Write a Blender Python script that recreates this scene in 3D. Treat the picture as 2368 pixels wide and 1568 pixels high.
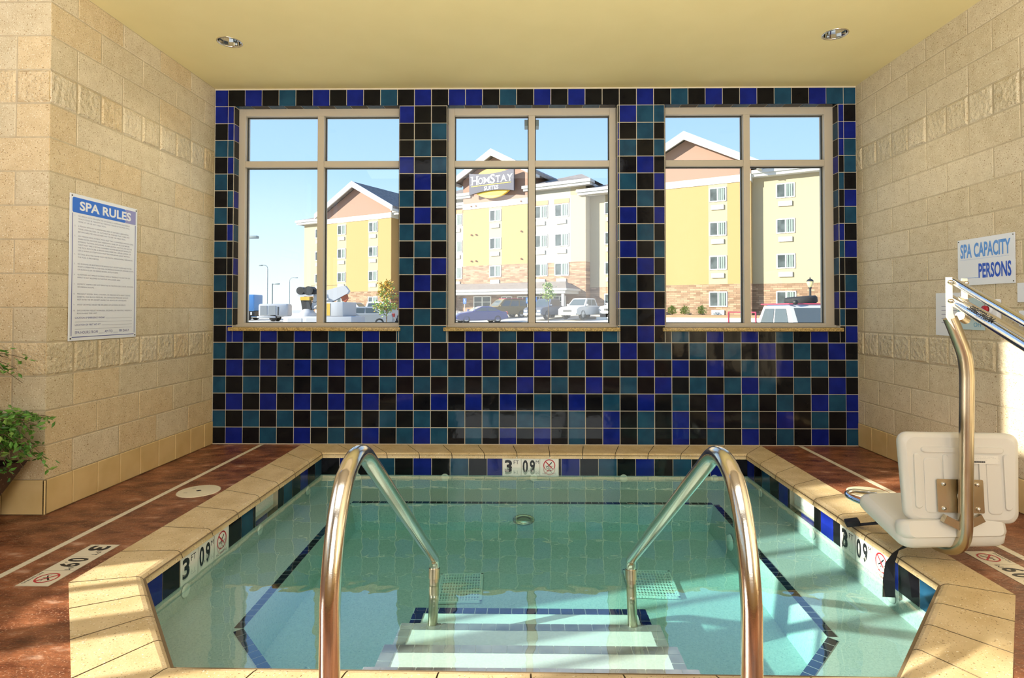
import bpy, bmesh, math, random
from mathutils import Vector, Matrix
R = math.radians
rnd = random.Random(7)
for o in list(bpy.data.objects): bpy.data.objects.remove(o)
SC = bpy.context.scene
COL = SC.collection

# ------------------------------------------------------------------ camera
cam = bpy.data.cameras.new('camera'); camo = bpy.data.objects.new('camera', cam); COL.objects.link(camo)
F_PX = 1333.98
cam.sensor_width = 36; cam.lens = F_PX * 36 / 2368
cam.shift_x = (1184 - 1206.27) / 2368; cam.shift_y = (693.47 - 784) / 2368
cam.clip_start = .02; cam.clip_end = 2000
H = 1.208
yaw, pitch, roll = .01284, .01726, -.00043
camo.matrix_world = Matrix.Translation((0, 0, H)) @ Matrix.Rotation(yaw, 4, 'Z') @ Matrix.Rotation(pitch, 4, 'X') @ Matrix.Rotation(roll, 4, 'Y') @ Matrix.Rotation(R(90), 4, 'X')
SC.camera = camo
# ------------------------------------------------------------------ colour management
vs = SC.view_settings
vs.view_transform = 'Standard'; vs.look = 'None'; vs.gamma = 1; vs.use_curve_mapping = False
vs.exposure = 0.12
# ------------------------------------------------------------------ sky
W = bpy.data.worlds.new('sky'); SC.world = W; W.use_nodes = True
nt = W.node_tree; nt.nodes.clear()
tc = nt.nodes.new('ShaderNodeTexCoord'); sx = nt.nodes.new('ShaderNodeSeparateXYZ'); rp = nt.nodes.new('ShaderNodeValToRGB')
bg = nt.nodes.new('ShaderNodeBackground'); ou = nt.nodes.new('ShaderNodeOutputWorld')
nt.links.new(tc.outputs['Generated'], sx.inputs[0]); nt.links.new(sx.outputs['Z'], rp.inputs[0])
nt.links.new(rp.outputs[0], bg.inputs[0]); nt.links.new(bg.outputs[0], ou.inputs[0])
cr = rp.color_ramp
cr.elements[0].position = 0; cr.elements[0].color = (.88, .95, .96, 1)
cr.elements[1].position = .7; cr.elements[1].color = (.17, .38, .85, 1)
for p_, c_ in ((.10, (.66, .86, .98, 1)), (.22, (.43, .67, 1.0, 1)), (.38, (.33, .56, 1.0, 1))):
    e = cr.elements.new(p_); e.color = c_
bg.inputs[1].default_value = 1.22
# ------------------------------------------------------------------ sun (low, from behind left) and added fill lamps
def lamp(name, kind, loc, direction, **kw):
    l = bpy.data.lights.new(name, kind); o = bpy.data.objects.new(name, l); COL.objects.link(o)
    o.location = loc; o.rotation_euler = Vector(direction).to_track_quat('-Z', 'Y').to_euler()
    for k, v in kw.items(): setattr(l, k, v)
    return o
el = R(20)
sun = lamp('sun', 'SUN', (-30, -10, 20), (.95 * math.cos(el), .31 * math.cos(el), -math.sin(el)), energy=11.0, angle=R(.6), color=(1, .95, .85))
lamp('rear_fill', 'AREA', (.05, -4.8, 2.6), (0, 1, .02), energy=200, shape='RECTANGLE', size=4.0, size_y=3.4, color=(.94, .98, 1))  # fill lamp added to brighten the room; the rear wall has no window
lamp('hall_top_fill', 'AREA', (-.8, -1.2, 4.85), (0, .25, -1), energy=130, shape='RECTANGLE', size=6, size_y=4, color=(.96, .98, 1))  # added overhead fill, no fixture modelled for it
lamp('hall_up_fill', 'AREA', (0, -.85, .22), (0, .6, .8), energy=560, shape='RECTANGLE', size=4.2, size_y=.5, color=(1, .98, .94))      # fill added to brighten the ceiling, hidden by the low blocker

# ------------------------------------------------------------------ materials
MATS = {}
def node_mat(name):
    m = bpy.data.materials.new(name); m.use_nodes = True; MATS[name] = m
    t = m.node_tree; b = t.nodes['Principled BSDF']
    return m, t, b
def mat(name, col, rough=.5, metal=0, var=None, scale=6, bump=0, bscale=60, spec=.5, stops=(.35, .65), detail=3, dist=.003, stretch=None, col3=None):
    """plain or two-tone noise material"""
    m, t, b = node_mat(name)
    b.inputs['Base Color'].default_value = (*col, 1); b.inputs['Roughness'].default_value = rough
    b.inputs['Metallic'].default_value = metal; b.inputs['Specular IOR Level'].default_value = spec
    if var or bump:
        tc = t.nodes.new('ShaderNodeTexCoord'); src = tc.outputs['Object']
        if stretch:
            mp = t.nodes.new('ShaderNodeMapping'); mp.inputs['Scale'].default_value = stretch
            t.links.new(src, mp.inputs[0]); src = mp.outputs[0]
    if var:
        n = t.nodes.new('ShaderNodeTexNoise'); n.inputs['Scale'].default_value = scale; n.inputs['Detail'].default_value = detail
        t.links.new(src, n.inputs['Vector'])
        r = t.nodes.new('ShaderNodeValToRGB'); r.color_ramp.elements[0].position, r.color_ramp.elements[1].position = stops
        r.color_ramp.elements[0].color = (*col, 1); r.color_ramp.elements[1].color = (*var, 1)
        if col3: e = r.color_ramp.elements.new(min(.98, stops[1] + .12)); e.color = (*col3, 1)
        t.links.new(n.outputs[0], r.inputs[0]); t.links.new(r.outputs[0], b.inputs['Base Color'])
    if bump:
        n2 = t.nodes.new('ShaderNodeTexNoise'); n2.inputs['Scale'].default_value = bscale; n2.inputs['Detail'].default_value = 3
        t.links.new(src, n2.inputs['Vector'])
        bp = t.nodes.new('ShaderNodeBump'); bp.inputs['Strength'].default_value = bump; bp.inputs['Distance'].default_value = dist
        t.links.new(n2.outputs[0], bp.inputs['Height']); t.links.new(bp.outputs[0], b.inputs['Normal'])
    return m
def speckle(m, col, scale, thr, soft=.03):
    """adds flecks of a colour over whatever feeds the base colour"""
    t = m.node_tree; b = t.nodes['Principled BSDF']
    tc = t.nodes.new('ShaderNodeTexCoord'); v = t.nodes.new('ShaderNodeTexNoise'); v.inputs['Scale'].default_value = scale; v.inputs['Detail'].default_value = 1
    t.links.new(tc.outputs['Object'], v.inputs['Vector'])
    r = t.nodes.new('ShaderNodeValToRGB'); r.color_ramp.elements[0].position = thr; r.color_ramp.elements[1].position = thr + soft
    t.links.new(v.outputs[0], r.inputs[0])
    mx = t.nodes.new('ShaderNodeMixRGB'); mx.inputs[2].default_value = (*col, 1)
    t.links.new(r.outputs[0], mx.inputs[0])
    bi = b.inputs['Base Color']
    if bi.is_linked:
        t.links.new(bi.links[0].from_socket, mx.inputs[1])
    else: mx.inputs[1].default_value = bi.default_value
    t.links.new(mx.outputs[0], bi)
    return m

# blocks: three warm tints, the golden one partly painting in warm light, smooth faced and split faced
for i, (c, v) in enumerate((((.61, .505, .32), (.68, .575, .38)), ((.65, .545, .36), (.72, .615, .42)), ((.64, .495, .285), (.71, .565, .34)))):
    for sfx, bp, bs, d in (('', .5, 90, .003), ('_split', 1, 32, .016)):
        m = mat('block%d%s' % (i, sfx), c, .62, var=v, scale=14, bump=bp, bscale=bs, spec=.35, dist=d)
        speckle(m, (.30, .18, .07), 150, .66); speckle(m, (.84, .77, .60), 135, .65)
mat('mortar', (.56, .47, .31), .9, var=(.48, .39, .25), scale=20)
mat('ceiling_paint', (.76, .64, .30), .85, var=(.78, .66, .315), scale=3)
mat('hall_ceiling', (.22, .18, .12), .85); mat('hall_wall', (.30, .24, .16), .85)
mat('base_tile', (.66, .47, .20), .35, var=(.74, .55, .26), scale=5)
mat('base_grout', (.24, .16, .07), .9)
mat('deck', (.115, .028, .008), .40, var=(.30, .105, .042), scale=6, bump=.8, bscale=30, stops=(.36, .62), detail=9, dist=.007, stretch=(1, 1.9, 1), col3=(.60, .36, .24))
speckle(MATS['deck'], (.50, .28, .17), 170, .62, .10)
speckle(MATS['deck'], (.06, .014, .004), 7, .60, .30)
mat('coping', (.61, .45, .22), .5, var=(.72, .56, .31), scale=7, bump=.35, bscale=120, dist=.002)
speckle(MATS['coping'], (.26, .15, .05), 130, .68); speckle(MATS['coping'], (.86, .78, .60), 110, .69)
mat('joint', (.20, .14, .07), .9)
mat('strip_tile', (.74, .66, .48), .35); mat('strip_joint', (.48, .40, .27), .8)
def tile_mat(name, col, var):
    m = mat(name, col, .06, var=var, scale=9, bump=.05, bscale=7, dist=.02, spec=.19)
    return m
tile_mat('tile_black', (.0045, .0045, .0065), (.008, .008, .009))
tile_mat('tile_navy', (.004, .012, .16), (.007, .018, .22))
tile_mat('tile_teal', (.009, .050, .098), (.014, .072, .132))
mat('tile_grout', (.70, .62, .46), .85)
mat('frame_alu', (.54, .47, .36), .42, metal=.0)
mat('gasket', (.03, .03, .02), .6)
mat('sill_stone', (.26, .17, .05), .4, var=(.66, .47, .18), scale=110, detail=2)
mat('plaster', (.49, .56, .52), .8, var=(.59, .65, .60), scale=90, detail=2)
speckle(MATS['plaster'], (.30, .40, .40), 150, .66)
mat('step_plaster', (.86, .86, .82), .75, var=(.80, .80, .76), scale=90)
mat('trim_black', (.008, .012, .02), .12); mat('trim_grey', (.34, .31, .29), .3, var=(.25, .225, .21), scale=14)
mat('trim_navy', (.010, .018, .07), .12)
mat('white_grout', (.80, .80, .76), .7)
mat('steel', (.73, .68, .58), .16, metal=1, bump=.04, bscale=300)
mat('steel_worn', (.62, .55, .42), .27, metal=1, var=(.50, .42, .28), scale=5)
mat('chrome', (.86, .86, .84), .05, metal=1)
mat('white_plastic', (.70, .68, .61), .38); mat('fitting', (.80, .85, .78), .4)
mat('hinge_cream', (.80, .72, .55), .35)
mat('black_strap', (.006, .007, .012), .75, bump=.4, bscale=250)
mat('sign_white', (.84, .87, .92), .3); mat('sign_blue', (.03, .17, .72), .35); mat('sign_blue_faded', (.30, .30, .60), .35)
mat('ink_blue', (.10, .12, .36), .5); mat('ink_grey', (.36, .37, .46), .5); mat('ink_bright', (.02, .10, .62), .45); mat('ink_sky', (.12, .34, .82), .45)
mat('paper', (.80, .82, .84), .25); mat('pale_blue', (.52, .66, .68), .35); mat('ink_aqua', (.05, .30, .52), .5)
mat('marker', (.76, .68, .50), .3); mat('marker_cool', (.80, .78, .70), .2); mat('black_ink', (.008, .008, .01), .45); mat('red_ink', (.50, .02, .03), .4)
mat('red_button', (.45, .01, .02), .3)
mat('lid', (.74, .66, .46), .5); mat('dark_hole', (.02, .02, .02), .8)
mat('niche', (.40, .37, .27), .7)
mat('pot', (.05, .018, .012), .45, var=(.02, .008, .006), scale=9); speckle(MATS['pot'], (.32, .22, .16), 60, .68)
mat('soil', (.03, .018, .01), .9)
mat('leaf_a', (.045, .15, .012), .45); mat('leaf_b', (.10, .26, .03), .45); mat('leaf_c', (.20, .34, .06), .45)
mat('twig', (.11, .07, .03), .8)
mat('brown_dry', (.16, .09, .04), .8)
# outdoors
mat('render_yellow', (.40, .262, .108), .9); mat('render_pale', (.42, .345, .215), .9); mat('render_cream', (.43, .40, .32), .9)
mat('render_pink', (.33, .20, .145), .9); mat('trim_white', (.58, .57, .53), .7); mat('lintel', (.55, .25, .12), .8)
mat('shingle', (.30, .25, .21), .95, var=(.20, .17, .15), scale=3)
mat('win_frame', (.85, .85, .80), .5); mat('win_glass', (.05, .06, .06), .15, var=(.10, .12, .12), scale=1.5, spec=.3); mat('curtain', (.24, .29, .26), .8)
mat('ac_grey', (.52, .50, .42), .6); mat('ac_white', (.82, .80, .70), .6)
mat('asphalt', (.50, .47, .41), .9, var=(.58, .54, .47), scale=.3); mat('concrete', (.70, .66, .56), .9)
mat('kerb', (.72, .68, .58), .9); mat('grass', (.40, .46, .12), .95, var=(.52, .50, .18), scale=1)
mat('mulch', (.30, .20, .12), .95)
m, t, b = node_mat('stone_veneer')
tcn = t.nodes.new('ShaderNodeTexCoord'); mp = t.nodes.new('ShaderNodeMapping'); mp.inputs['Rotation'].default_value = (R(90), 0, 0)
br = t.nodes.new('ShaderNodeTexBrick'); br.inputs['Scale'].default_value = 1; br.inputs['Brick Width'].default_value = .55; br.inputs['Row Height'].default_value = .16
br.inputs['Mortar Size'].default_value = .012; br.inputs['Color1'].default_value = (.44, .29, .18, 1); br.inputs['Color2'].default_value = (.22, .13, .075, 1)
br.inputs['Mortar'].default_value = (.17, .11, .07, 1); br.offset = .37
t.links.new(tcn.outputs['Object'], mp.inputs[0]); t.links.new(mp.outputs[0], br.inputs['Vector']); t.links.new(br.outputs[0], b.inputs['Base Color']); b.inputs['Roughness'].default_value = .9
mat('sign_panel', (.062, .06, .085), .6); mat('sign_yellow', (.90, .58, .05), .6); mat('letter_white', (.88, .88, .84), .6); mat('letter_gold', (.60, .38, .06), .6)
mat('rubber', (.02, .02, .02), .8, bump=.8, bscale=30); mat('hub', (.45, .45, .43), .35, metal=.6)
mat('car_glass', (.06, .08, .09), .05); mat('car_glass_light', (.085, .10, .10), .10)
for n_, c_ in (('paint_blue', (.05, .06, .20)), ('paint_dark', (.05, .06, .06)), ('paint_olive', (.17, .12, .04)), ('paint_white', (.56, .55, .52)), ('paint_silver', (.45, .43, .42)),
               ('paint_slate', (.08, .10, .14)), ('paint_grey', (.30, .31, .31)), ('paint_cream', (.52, .50, .46)), ('paint_tan', (.36, .28, .22))):
    mat(n_, c_, .25)
mat('bumper', (.55, .54, .50), .3, metal=.5); mat('tail_red', (.55, .04, .03), .3); mat('lamp_clear', (.75, .75, .70), .15)
mat('rack_red', (.50, .05, .08), .4); mat('crane_black', (.02, .02, .02), .5); mat('crane_yellow', (.60, .36, .04), .5); mat('crane_white', (.46, .46, .46), .4)
mat('crane_red', (.42, .10, .04), .5); mat('blue_box', (.10, .30, .62), .5); mat('pole_grey', (.26, .30, .29), .5); mat('pole_black', (.02, .02, .02), .5)
mat('lantern', (.75, .58, .26), .3); mat('sign_access', (.06, .20, .72), .5)
mat('leaf_out', (.26, .30, .05), .7); mat('leaf_gold', (.60, .34, .05), .7); mat('leaf_shrub', (.26, .38, .10), .7)
def clear_mat(name, f0, k, pw, tint, rough=0, bump=0, bscale=4, absorb=None, bdist=.02):
    """clear surface: transparent with a mirror layer that strengthens at grazing angles"""
    m = bpy.data.materials.new(name); m.use_nodes = True; MATS[name] = m; t = m.node_tree; t.nodes.clear()
    o = t.nodes.new('ShaderNodeOutputMaterial'); mx = t.nodes.new('ShaderNodeMixShader'); tr = t.nodes.new('ShaderNodeBsdfTransparent'); gl = t.nodes.new('ShaderNodeBsdfGlossy')
    tr.inputs[0].default_value = (*tint, 1); gl.inputs['Roughness'].default_value = rough; gl.inputs['Color'].default_value = (1, 1, 1, 1)
    lw = t.nodes.new('ShaderNodeLayerWeight'); lw.inputs[0].default_value = .5
    p = t.nodes.new('ShaderNodeMath'); p.operation = 'POWER'; p.inputs[1].default_value = pw
    ma = t.nodes.new('ShaderNodeMath'); ma.operation = 'MULTIPLY_ADD'; ma.inputs[1].default_value = k; ma.inputs[2].default_value = f0; ma.use_clamp = True
    t.links.new(lw.outputs['Facing'], p.inputs[0]); t.links.new(p.outputs[0], ma.inputs[0]); t.links.new(ma.outputs[0], mx.inputs[0])
    t.links.new(tr.outputs[0], mx.inputs[1]); t.links.new(gl.outputs[0], mx.inputs[2]); t.links.new(mx.outputs[0], o.inputs[0])
    if bump:
        tc = t.nodes.new('ShaderNodeTexCoord'); n = t.nodes.new('ShaderNodeTexNoise'); n.inputs['Scale'].default_value = bscale; n.inputs['Detail'].default_value = 2
        t.links.new(tc.outputs['Object'], n.inputs['Vector']); bp = t.nodes.new('ShaderNodeBump'); bp.inputs['Strength'].default_value = bump; bp.inputs['Distance'].default_value = bdist
        t.links.new(n.outputs[0], bp.inputs['Height']); t.links.new(bp.outputs[0], gl.inputs['Normal'])
    if absorb:
        va = t.nodes.new('ShaderNodeVolumeAbsorption'); va.inputs[0].default_value = (*absorb[0], 1); va.inputs[1].default_value = absorb[1]
        t.links.new(va.outputs[0], o.inputs['Volume'])
    return m
clear_mat('window_glass', .018, .9, 5, (.97, .985, .98))
clear_mat('water', .035, .95, 3.1, (.97, 1, .99), 0, .10, 5, ((.24, .86, .80), .78), .02)
m, t, b = node_mat('lamp_glow'); b.inputs['Emission Color'].default_value = (1, .9, .7, 1); b.inputs['Emission Strength'].default_value = 2.5; b.inputs['Base Color'].default_value = (.9, .9, .9, 1)

# ------------------------------------------------------------------ mesh helpers
TXT = {}
def text_geo(s, bold=0.0):
    k = (s, bold)
    if k in TXT: return TXT[k]
    cu = bpy.data.curves.new('t', 'FONT'); cu.body = s; cu.size = 1; cu.offset = bold; cu.resolution_u = 3; cu.fill_mode = 'FRONT'
    o = bpy.data.objects.new('t', cu); COL.objects.link(o)
    dg = bpy.context.evaluated_depsgraph_get(); dg.update()
    me = bpy.data.meshes.new_from_object(o.evaluated_get(dg))
    vs_ = [(v.co.x, v.co.y) for v in me.vertices]; fs = [tuple(p.vertices) for p in me.polygons]
    bpy.data.objects.remove(o); bpy.data.curves.remove(cu); bpy.data.meshes.remove(me)
    TXT[k] = (vs_, fs); return TXT[k]
class MB:
    def __init__(s): s.v = []; s.f = []; s.fm = []; s.sm = []; s.mats = []; s.M = Matrix.Identity(4)
    def mi(s, m):
        if m not in s.mats: s.mats.append(m)
        return s.mats.index(m)
    def add(s, vs_, fs, m, smooth=False):
        b = len(s.v); k = s.mi(m)
        s.v += [s.M @ Vector(p) for p in vs_]
        for f in fs: s.f.append(tuple(i + b for i in f)); s.fm.append(k); s.sm.append(smooth)
    def poly(s, pts, m): s.add(pts, [tuple(range(len(pts)))], m)
    def box(s, x0, x1, y0, y1, z0, z1, m):
        s.add([(x0, y0, z0), (x1, y0, z0), (x1, y1, z0), (x0, y1, z0), (x0, y0, z1), (x1, y0, z1), (x1, y1, z1), (x0, y1, z1)],
              [(0, 3, 2, 1), (4, 5, 6, 7), (0, 1, 5, 4), (1, 2, 6, 5), (2, 3, 7, 6), (3, 0, 4, 7)], m)
    def bmadd(s, bm, m, smooth=False):
        bm.verts.index_update(); s.add([v.co.copy() for v in bm.verts], [tuple(v.index for v in f.verts) for f in bm.faces], m, smooth); bm.free()
    def rbox(s, x0, x1, y0, y1, z0, z1, r, m, seg=2, smooth=True):
        bm = bmesh.new(); bmesh.ops.create_cube(bm, size=1)
        for v in bm.verts: v.co = Vector(((x0 + x1) / 2 + v.co.x * (x1 - x0), (y0 + y1) / 2 + v.co.y * (y1 - y0), (z0 + z1) / 2 + v.co.z * (z1 - z0)))
        bmesh.ops.bevel(bm, geom=bm.edges[:], offset=r, segments=seg, affect='EDGES', profile=.5)
        s.bmadd(bm, m, smooth)
    def tube(s, path, r, m, n=14, cap=True, smooth=True):
        P = [Vector(p) for p in path]; rs = r if isinstance(r, (list, tuple)) else [r] * len(P)
        T = []
        for i in range(len(P)):
            a = (P[i] - P[i - 1]).normalized() if i else None; b_ = (P[i + 1] - P[i]).normalized() if i < len(P) - 1 else None
            T.append((a + b_).normalized() if a and b_ else (a or b_))
        u = T[0].orthogonal().normalized(); vs_ = []; fs = []
        for i, p in enumerate(P):
            u = (u - T[i] * u.dot(T[i])).normalized(); w = T[i].cross(u)
            for k in range(n):
                a = 2 * math.pi * k / n; vs_.append(p + (u * math.cos(a) + w * math.sin(a)) * rs[i])
        for i in range(len(P) - 1):
            for k in range(n): fs.append((i * n + k, i * n + (k + 1) % n, (i + 1) * n + (k + 1) % n, (i + 1) * n + k))
        s.add(vs_, fs, m, smooth)
        if cap:
            s.add(vs_[:n], [tuple(reversed(range(n)))], m); s.add(vs_[-n:], [tuple(range(n))], m)
    def cyl(s, p0, p1, r, m, n=20, smooth=True): s.tube([p0, p1], r, m, n, True, smooth)
    def lathe(s, prof, o, m, n=24, axis=(0, 0, 1), smooth=True):
        q = Vector((0, 0, 1)).rotation_difference(Vector(axis)); vs_ = []; fs = []
        for r_, z_ in prof:
            for k in range(n):
                a = 2 * math.pi * k / n; vs_.append(Vector(o) + q @ Vector((r_ * math.cos(a), r_ * math.sin(a), z_)))
        for i in range(len(prof) - 1):
            for k in range(n): fs.append((i * n + k, i * n + (k + 1) % n, (i + 1) * n + (k + 1) % n, (i + 1) * n + k))
        s.add(vs_, fs, m, smooth)
    def prism(s, pts, o, xd, yd, th, m, smooth=False):
        """2-D outline in the frame (o, xd, yd), thickened by th along xd x yd"""
        o = Vector(o); xd = Vector(xd); yd = Vector(yd); nd = xd.cross(yd).normalized(); n = len(pts)
        a = [o + xd * p[0] + yd * p[1] for p in pts]; b_ = [p + nd * th for p in a]
        s.add(a + b_, [tuple(reversed(range(n))), tuple(range(n, 2 * n))], m)
        s.add(a + b_, [(i, (i + 1) % n, n + (i + 1) % n, n + i) for i in range(n)], m, smooth)
    def text(s, st, o, xd, yd, h, m, w=None, bold=0., center=False, cap=.70):
        vs_, fs = text_geo(st, bold)
        if not vs_: return
        x0 = min(p[0] for p in vs_); x1 = max(p[0] for p in vs_); ky = h / cap; kx = (w / (x1 - x0)) if w else ky
        o = Vector(o); xd = Vector(xd); yd = Vector(yd); off = -(x1 - x0) * kx / 2 if center else 0
        s.add([o + xd * ((p[0] - x0) * kx + off) + yd * (p[1] * ky) for p in vs_], fs, m)
    def ring(s, o, xd, yd, r0, r1, m, n=28):
        o = Vector(o); xd = Vector(xd); yd = Vector(yd); vs_ = []; fs = []
        for k in range(n):
            a = 2 * math.pi * k / n; d_ = xd * math.cos(a) + yd * math.sin(a); vs_ += [o + d_ * r0, o + d_ * r1]
        for k in range(n): j = (k + 1) % n; fs.append((2 * k, 2 * k + 1, 2 * j + 1, 2 * j))
        s.add(vs_, fs, m)
    def build(s, name, parent=None, local=False, origin=None):
        me = bpy.data.meshes.new(name)
        vs_ = s.v
        if parent is not None:
            if not local:
                inv = WM[parent.name].inverted(); vs_ = [inv @ p for p in vs_]
            loc = Vector((0, 0, 0))
        else:
            if origin is None:
                lo = [min(p[i] for p in vs_) for i in range(3)]; hi = [max(p[i] for p in vs_) for i in range(3)]
                origin = ((lo[0] + hi[0]) / 2, (lo[1] + hi[1]) / 2, lo[2])
            loc = Vector(origin); vs_ = [p - loc for p in vs_]
        me.from_pydata([tuple(p) for p in vs_], [], s.f)
        for m in s.mats: me.materials.append(MATS[m])
        me.polygons.foreach_set('material_index', s.fm); me.polygons.foreach_set('use_smooth', s.sm)
        me.update()
        o = bpy.data.objects.new(name, me); COL.objects.link(o); o.location = loc
        if parent is not None: o.parent = parent; WM[o.name] = WM[parent.name].copy()
        else: WM[o.name] = Matrix.Translation(loc)
        return o
WM = {}
def tag(o, label=None, cat=None, group=None, kind=None):
    if label: o['label'] = label
    if cat: o['category'] = cat
    if group: o['group'] = group
    if kind: o['kind'] = kind
    return o
def thing(name, label, cat, loc, rz=0, group=None):
    o = bpy.data.objects.new(name, None); COL.objects.link(o); o.location = loc; o.rotation_euler = (0, 0, rz); o.empty_display_size = .1
    WM[o.name] = Matrix.Translation(loc) @ Matrix.Rotation(rz, 4, 'Z')
    return tag(o, label, cat, group)
def struct(b, name, label, cat='structure'): return tag(b.build(name), label, cat, kind='structure')
X_, Y_, Z_ = Vector((1, 0, 0)), Vector((0, 1, 0)), Vector((0, 0, 1))

# ------------------------------------------------------------------ room data
XL, XR, YB, ZT, YR = -2.8536, 2.928, 5.1725, 3.215, 3.38
XW, YREAR, ZH, YC = -4.77, -5.0, 5.0, 2.7       # hall: outer wall, rear wall, ceiling; front of the alcove ceiling
ZO0, ZO1 = 1.05, 3.062
OPEN = [(-2.678, -1.172), (-.742, .795), (1.217, 2.768)]
YF = 5.262                                       # window frame plane
YOUT = 5.44

# ------------------------------------------------------------------ tiled window wall
def tiles():
    b = MB()
    yb = YB + .003
    # solid wall, grout coloured on the room side
    b.box(XL - .2, XR + .2, yb, YOUT, -.3, ZO0, 'tile_grout'); b.box(XL - .2, XR + .2, yb, YOUT, ZO1, ZT + .2, 'tile_grout')
    xs = [XL - .2] + [x for o in OPEN for x in o] + [XR + .2]
    for i in range(0, len(xs), 2): b.box(xs[i], xs[i + 1], yb, YOUT, ZO0, ZO1, 'tile_grout')
    NAME = {'B': 'tile_black', 'N': 'tile_navy', 'T': 'tile_teal'}
    xk = [XL + .004, -2.732] + [-2.732 + .1541 * i for i in range(1, 60)]
    xk = [x for x in xk if x < XR - .02] + [XR - .004]
    zj = [.005] + [.1524 * i for i in range(1, 20)] + [3.052, ZT - .012]
    low = ['BNBTBNBTBNBTNTBTBNBNBTBNBTBNBTBNBTBNBTB', 'TBTBTBTBTBTBTBTBTBTTBTBNBTBNBNBTBNBTBNB', 'BNBNBNBNBNBNBNBNBNBTBNBTBNBTBNBTBTBNTN',
           'TBTBTBTBTBTBTBTBTBNBTBNBTBNBTBTNTBTBNB', 'BNBNBNBNBNBNBTBNBTBNBTBTBNBNBNBTBNBTBT', 'TBTBTBTBTBTBNBNBNBNBTBNBNBTBTBTBNBTBNB', 'BNBNBNBTBNBTBTBNBTBNBTBTBNBTBNBNBTBNBN']
    c0 = 'NNBTBTBTBTBTBT'; c1 = 'BNNTNBTBNBBBNT'
    p1 = 'BNB NBB BBT BTB NBT BNB TBT BNB TBT BTB TBN BNB NBT BTB'.split()
    p2 = 'BBNB BNTT NBTB NTBT BBNB NTBN NBTB BNBN TBTB BNBT NBNB BTBT NBNB BTBN'.split()
    rr = 'BT NB NN NT BT TB BN BT NB TN BB BT BN TB'.split()
    top = {2: 'N', 3: 'B', 4: 'T', 5: 'B', 6: 'N', 7: 'B', 8: 'N', 9: 'B', 10: 'T', 14: 'N', 15: 'N', 16: 'B', 17: 'T', 18: 'B', 19: 'N', 20: 'B', 21: 'N', 22: 'B', 23: 'N', 27: 'T', 28: 'B', 29: 'N', 30: 'B', 31: 'N', 32: 'B', 33: 'T', 34: 'B', 35: 'N', 36: 'T'}
    rg = random.Random(3)
    def colour(c, j):
        if j < 7: return low[j][c] if c < len(low[j]) else 'B'
        r = 20 - j
        if c == 0: return c0[r]
        if c == 1: return c1[r]
        if 11 <= c <= 13: return p1[r][c - 11]
        if 23 <= c <= 26: return p2[r][c - 23]
        if c >= 36 and not (j == 20 and c == 36): return rr[r][0 if c == 36 else 1]
        return top.get(c, 'BT'[(c + j) % 2])
    g = .0027
    def tile(x0, x1, z0, z1, m):
        if x1 - x0 < .012 or z1 - z0 < .012: return
        x0 += g; x1 -= g; z0 += g; z1 -= g; e = .0018
        t1, t2, t3, t4 = (rg.uniform(-.0007, .0007) for _ in range(4))
        yf = YB - .004
        b.add([(x0, yb, z0), (x1, yb, z0), (x1, yb, z1), (x0, yb, z1), (x0 + e, yf + t1, z0 + e), (x1 - e, yf + t2, z0 + e), (x1 - e, yf + t2 + t3, z1 - e), (x0 + e, yf + t1 + t3, z1 - e)],
              [(4, 5, 6, 7), (0, 1, 5, 4), (1, 2, 6, 5), (2, 3, 7, 6), (3, 0, 4, 7)], m)
    for j in range(len(zj) - 1):
        for c in range(len(xk) - 1):
            x0, x1, z0, z1 = xk[c], xk[c + 1], zj[j], zj[j + 1]; m = NAME[colour(c, j)]
            if z1 <= ZO0 + .01 or z0 >= ZO1 - .012: tile(x0, x1, z0, z1, m); continue
            segs = [(x0, x1)]
            for a, d in OPEN:
                ns = []
                for p, q in segs:
                    if q <= a or p >= d: ns.append((p, q)); continue
                    if p < a: ns.append((p, a))
                    if q > d: ns.append((d, q))
                segs = ns
            for p, q in segs: tile(p, q, z0, z1, m)
            if z0 < ZO0 - .02:      # the row the sill cuts through
                for a, d in OPEN:
                    p, q = max(x0, a), min(x1, d)
                    if q > p: tile(p, q, z0, ZO0, m)
    # tiled reveals: head and jambs of each opening
    for a, d in OPEN:
        n = 10; w = (d - a) / n
        for i in range(n):
            x0, x1 = a + i * w + g, a + (i + 1) * w - g
            b.poly([(x0, YB + .004, ZO1 - .004), (x1, YB + .004, ZO1 - .004), (x1, YF - .002, ZO1 - .004), (x0, YF - .002, ZO1 - .004)], ('tile_teal', 'tile_black')[i % 2])
        for j in range(7, 20):
            z0, z1 = zj[j] + g, zj[j + 1] - g
            for x, q in ((a + .004, 0), (d - .004, 1)):
                b.poly([(x, YB + .004, z0), (x, YF - .002, z0), (x, YF - .002, z1), (x, YB + .004, z1)], ('tile_teal', 'tile_black', 'tile_navy', 'tile_black')[(j + q * 2) % 4])
    return b
struct(tiles(), 'wall_back', 'window wall covered in glossy black, navy and teal square tiles', 'wall')

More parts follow.
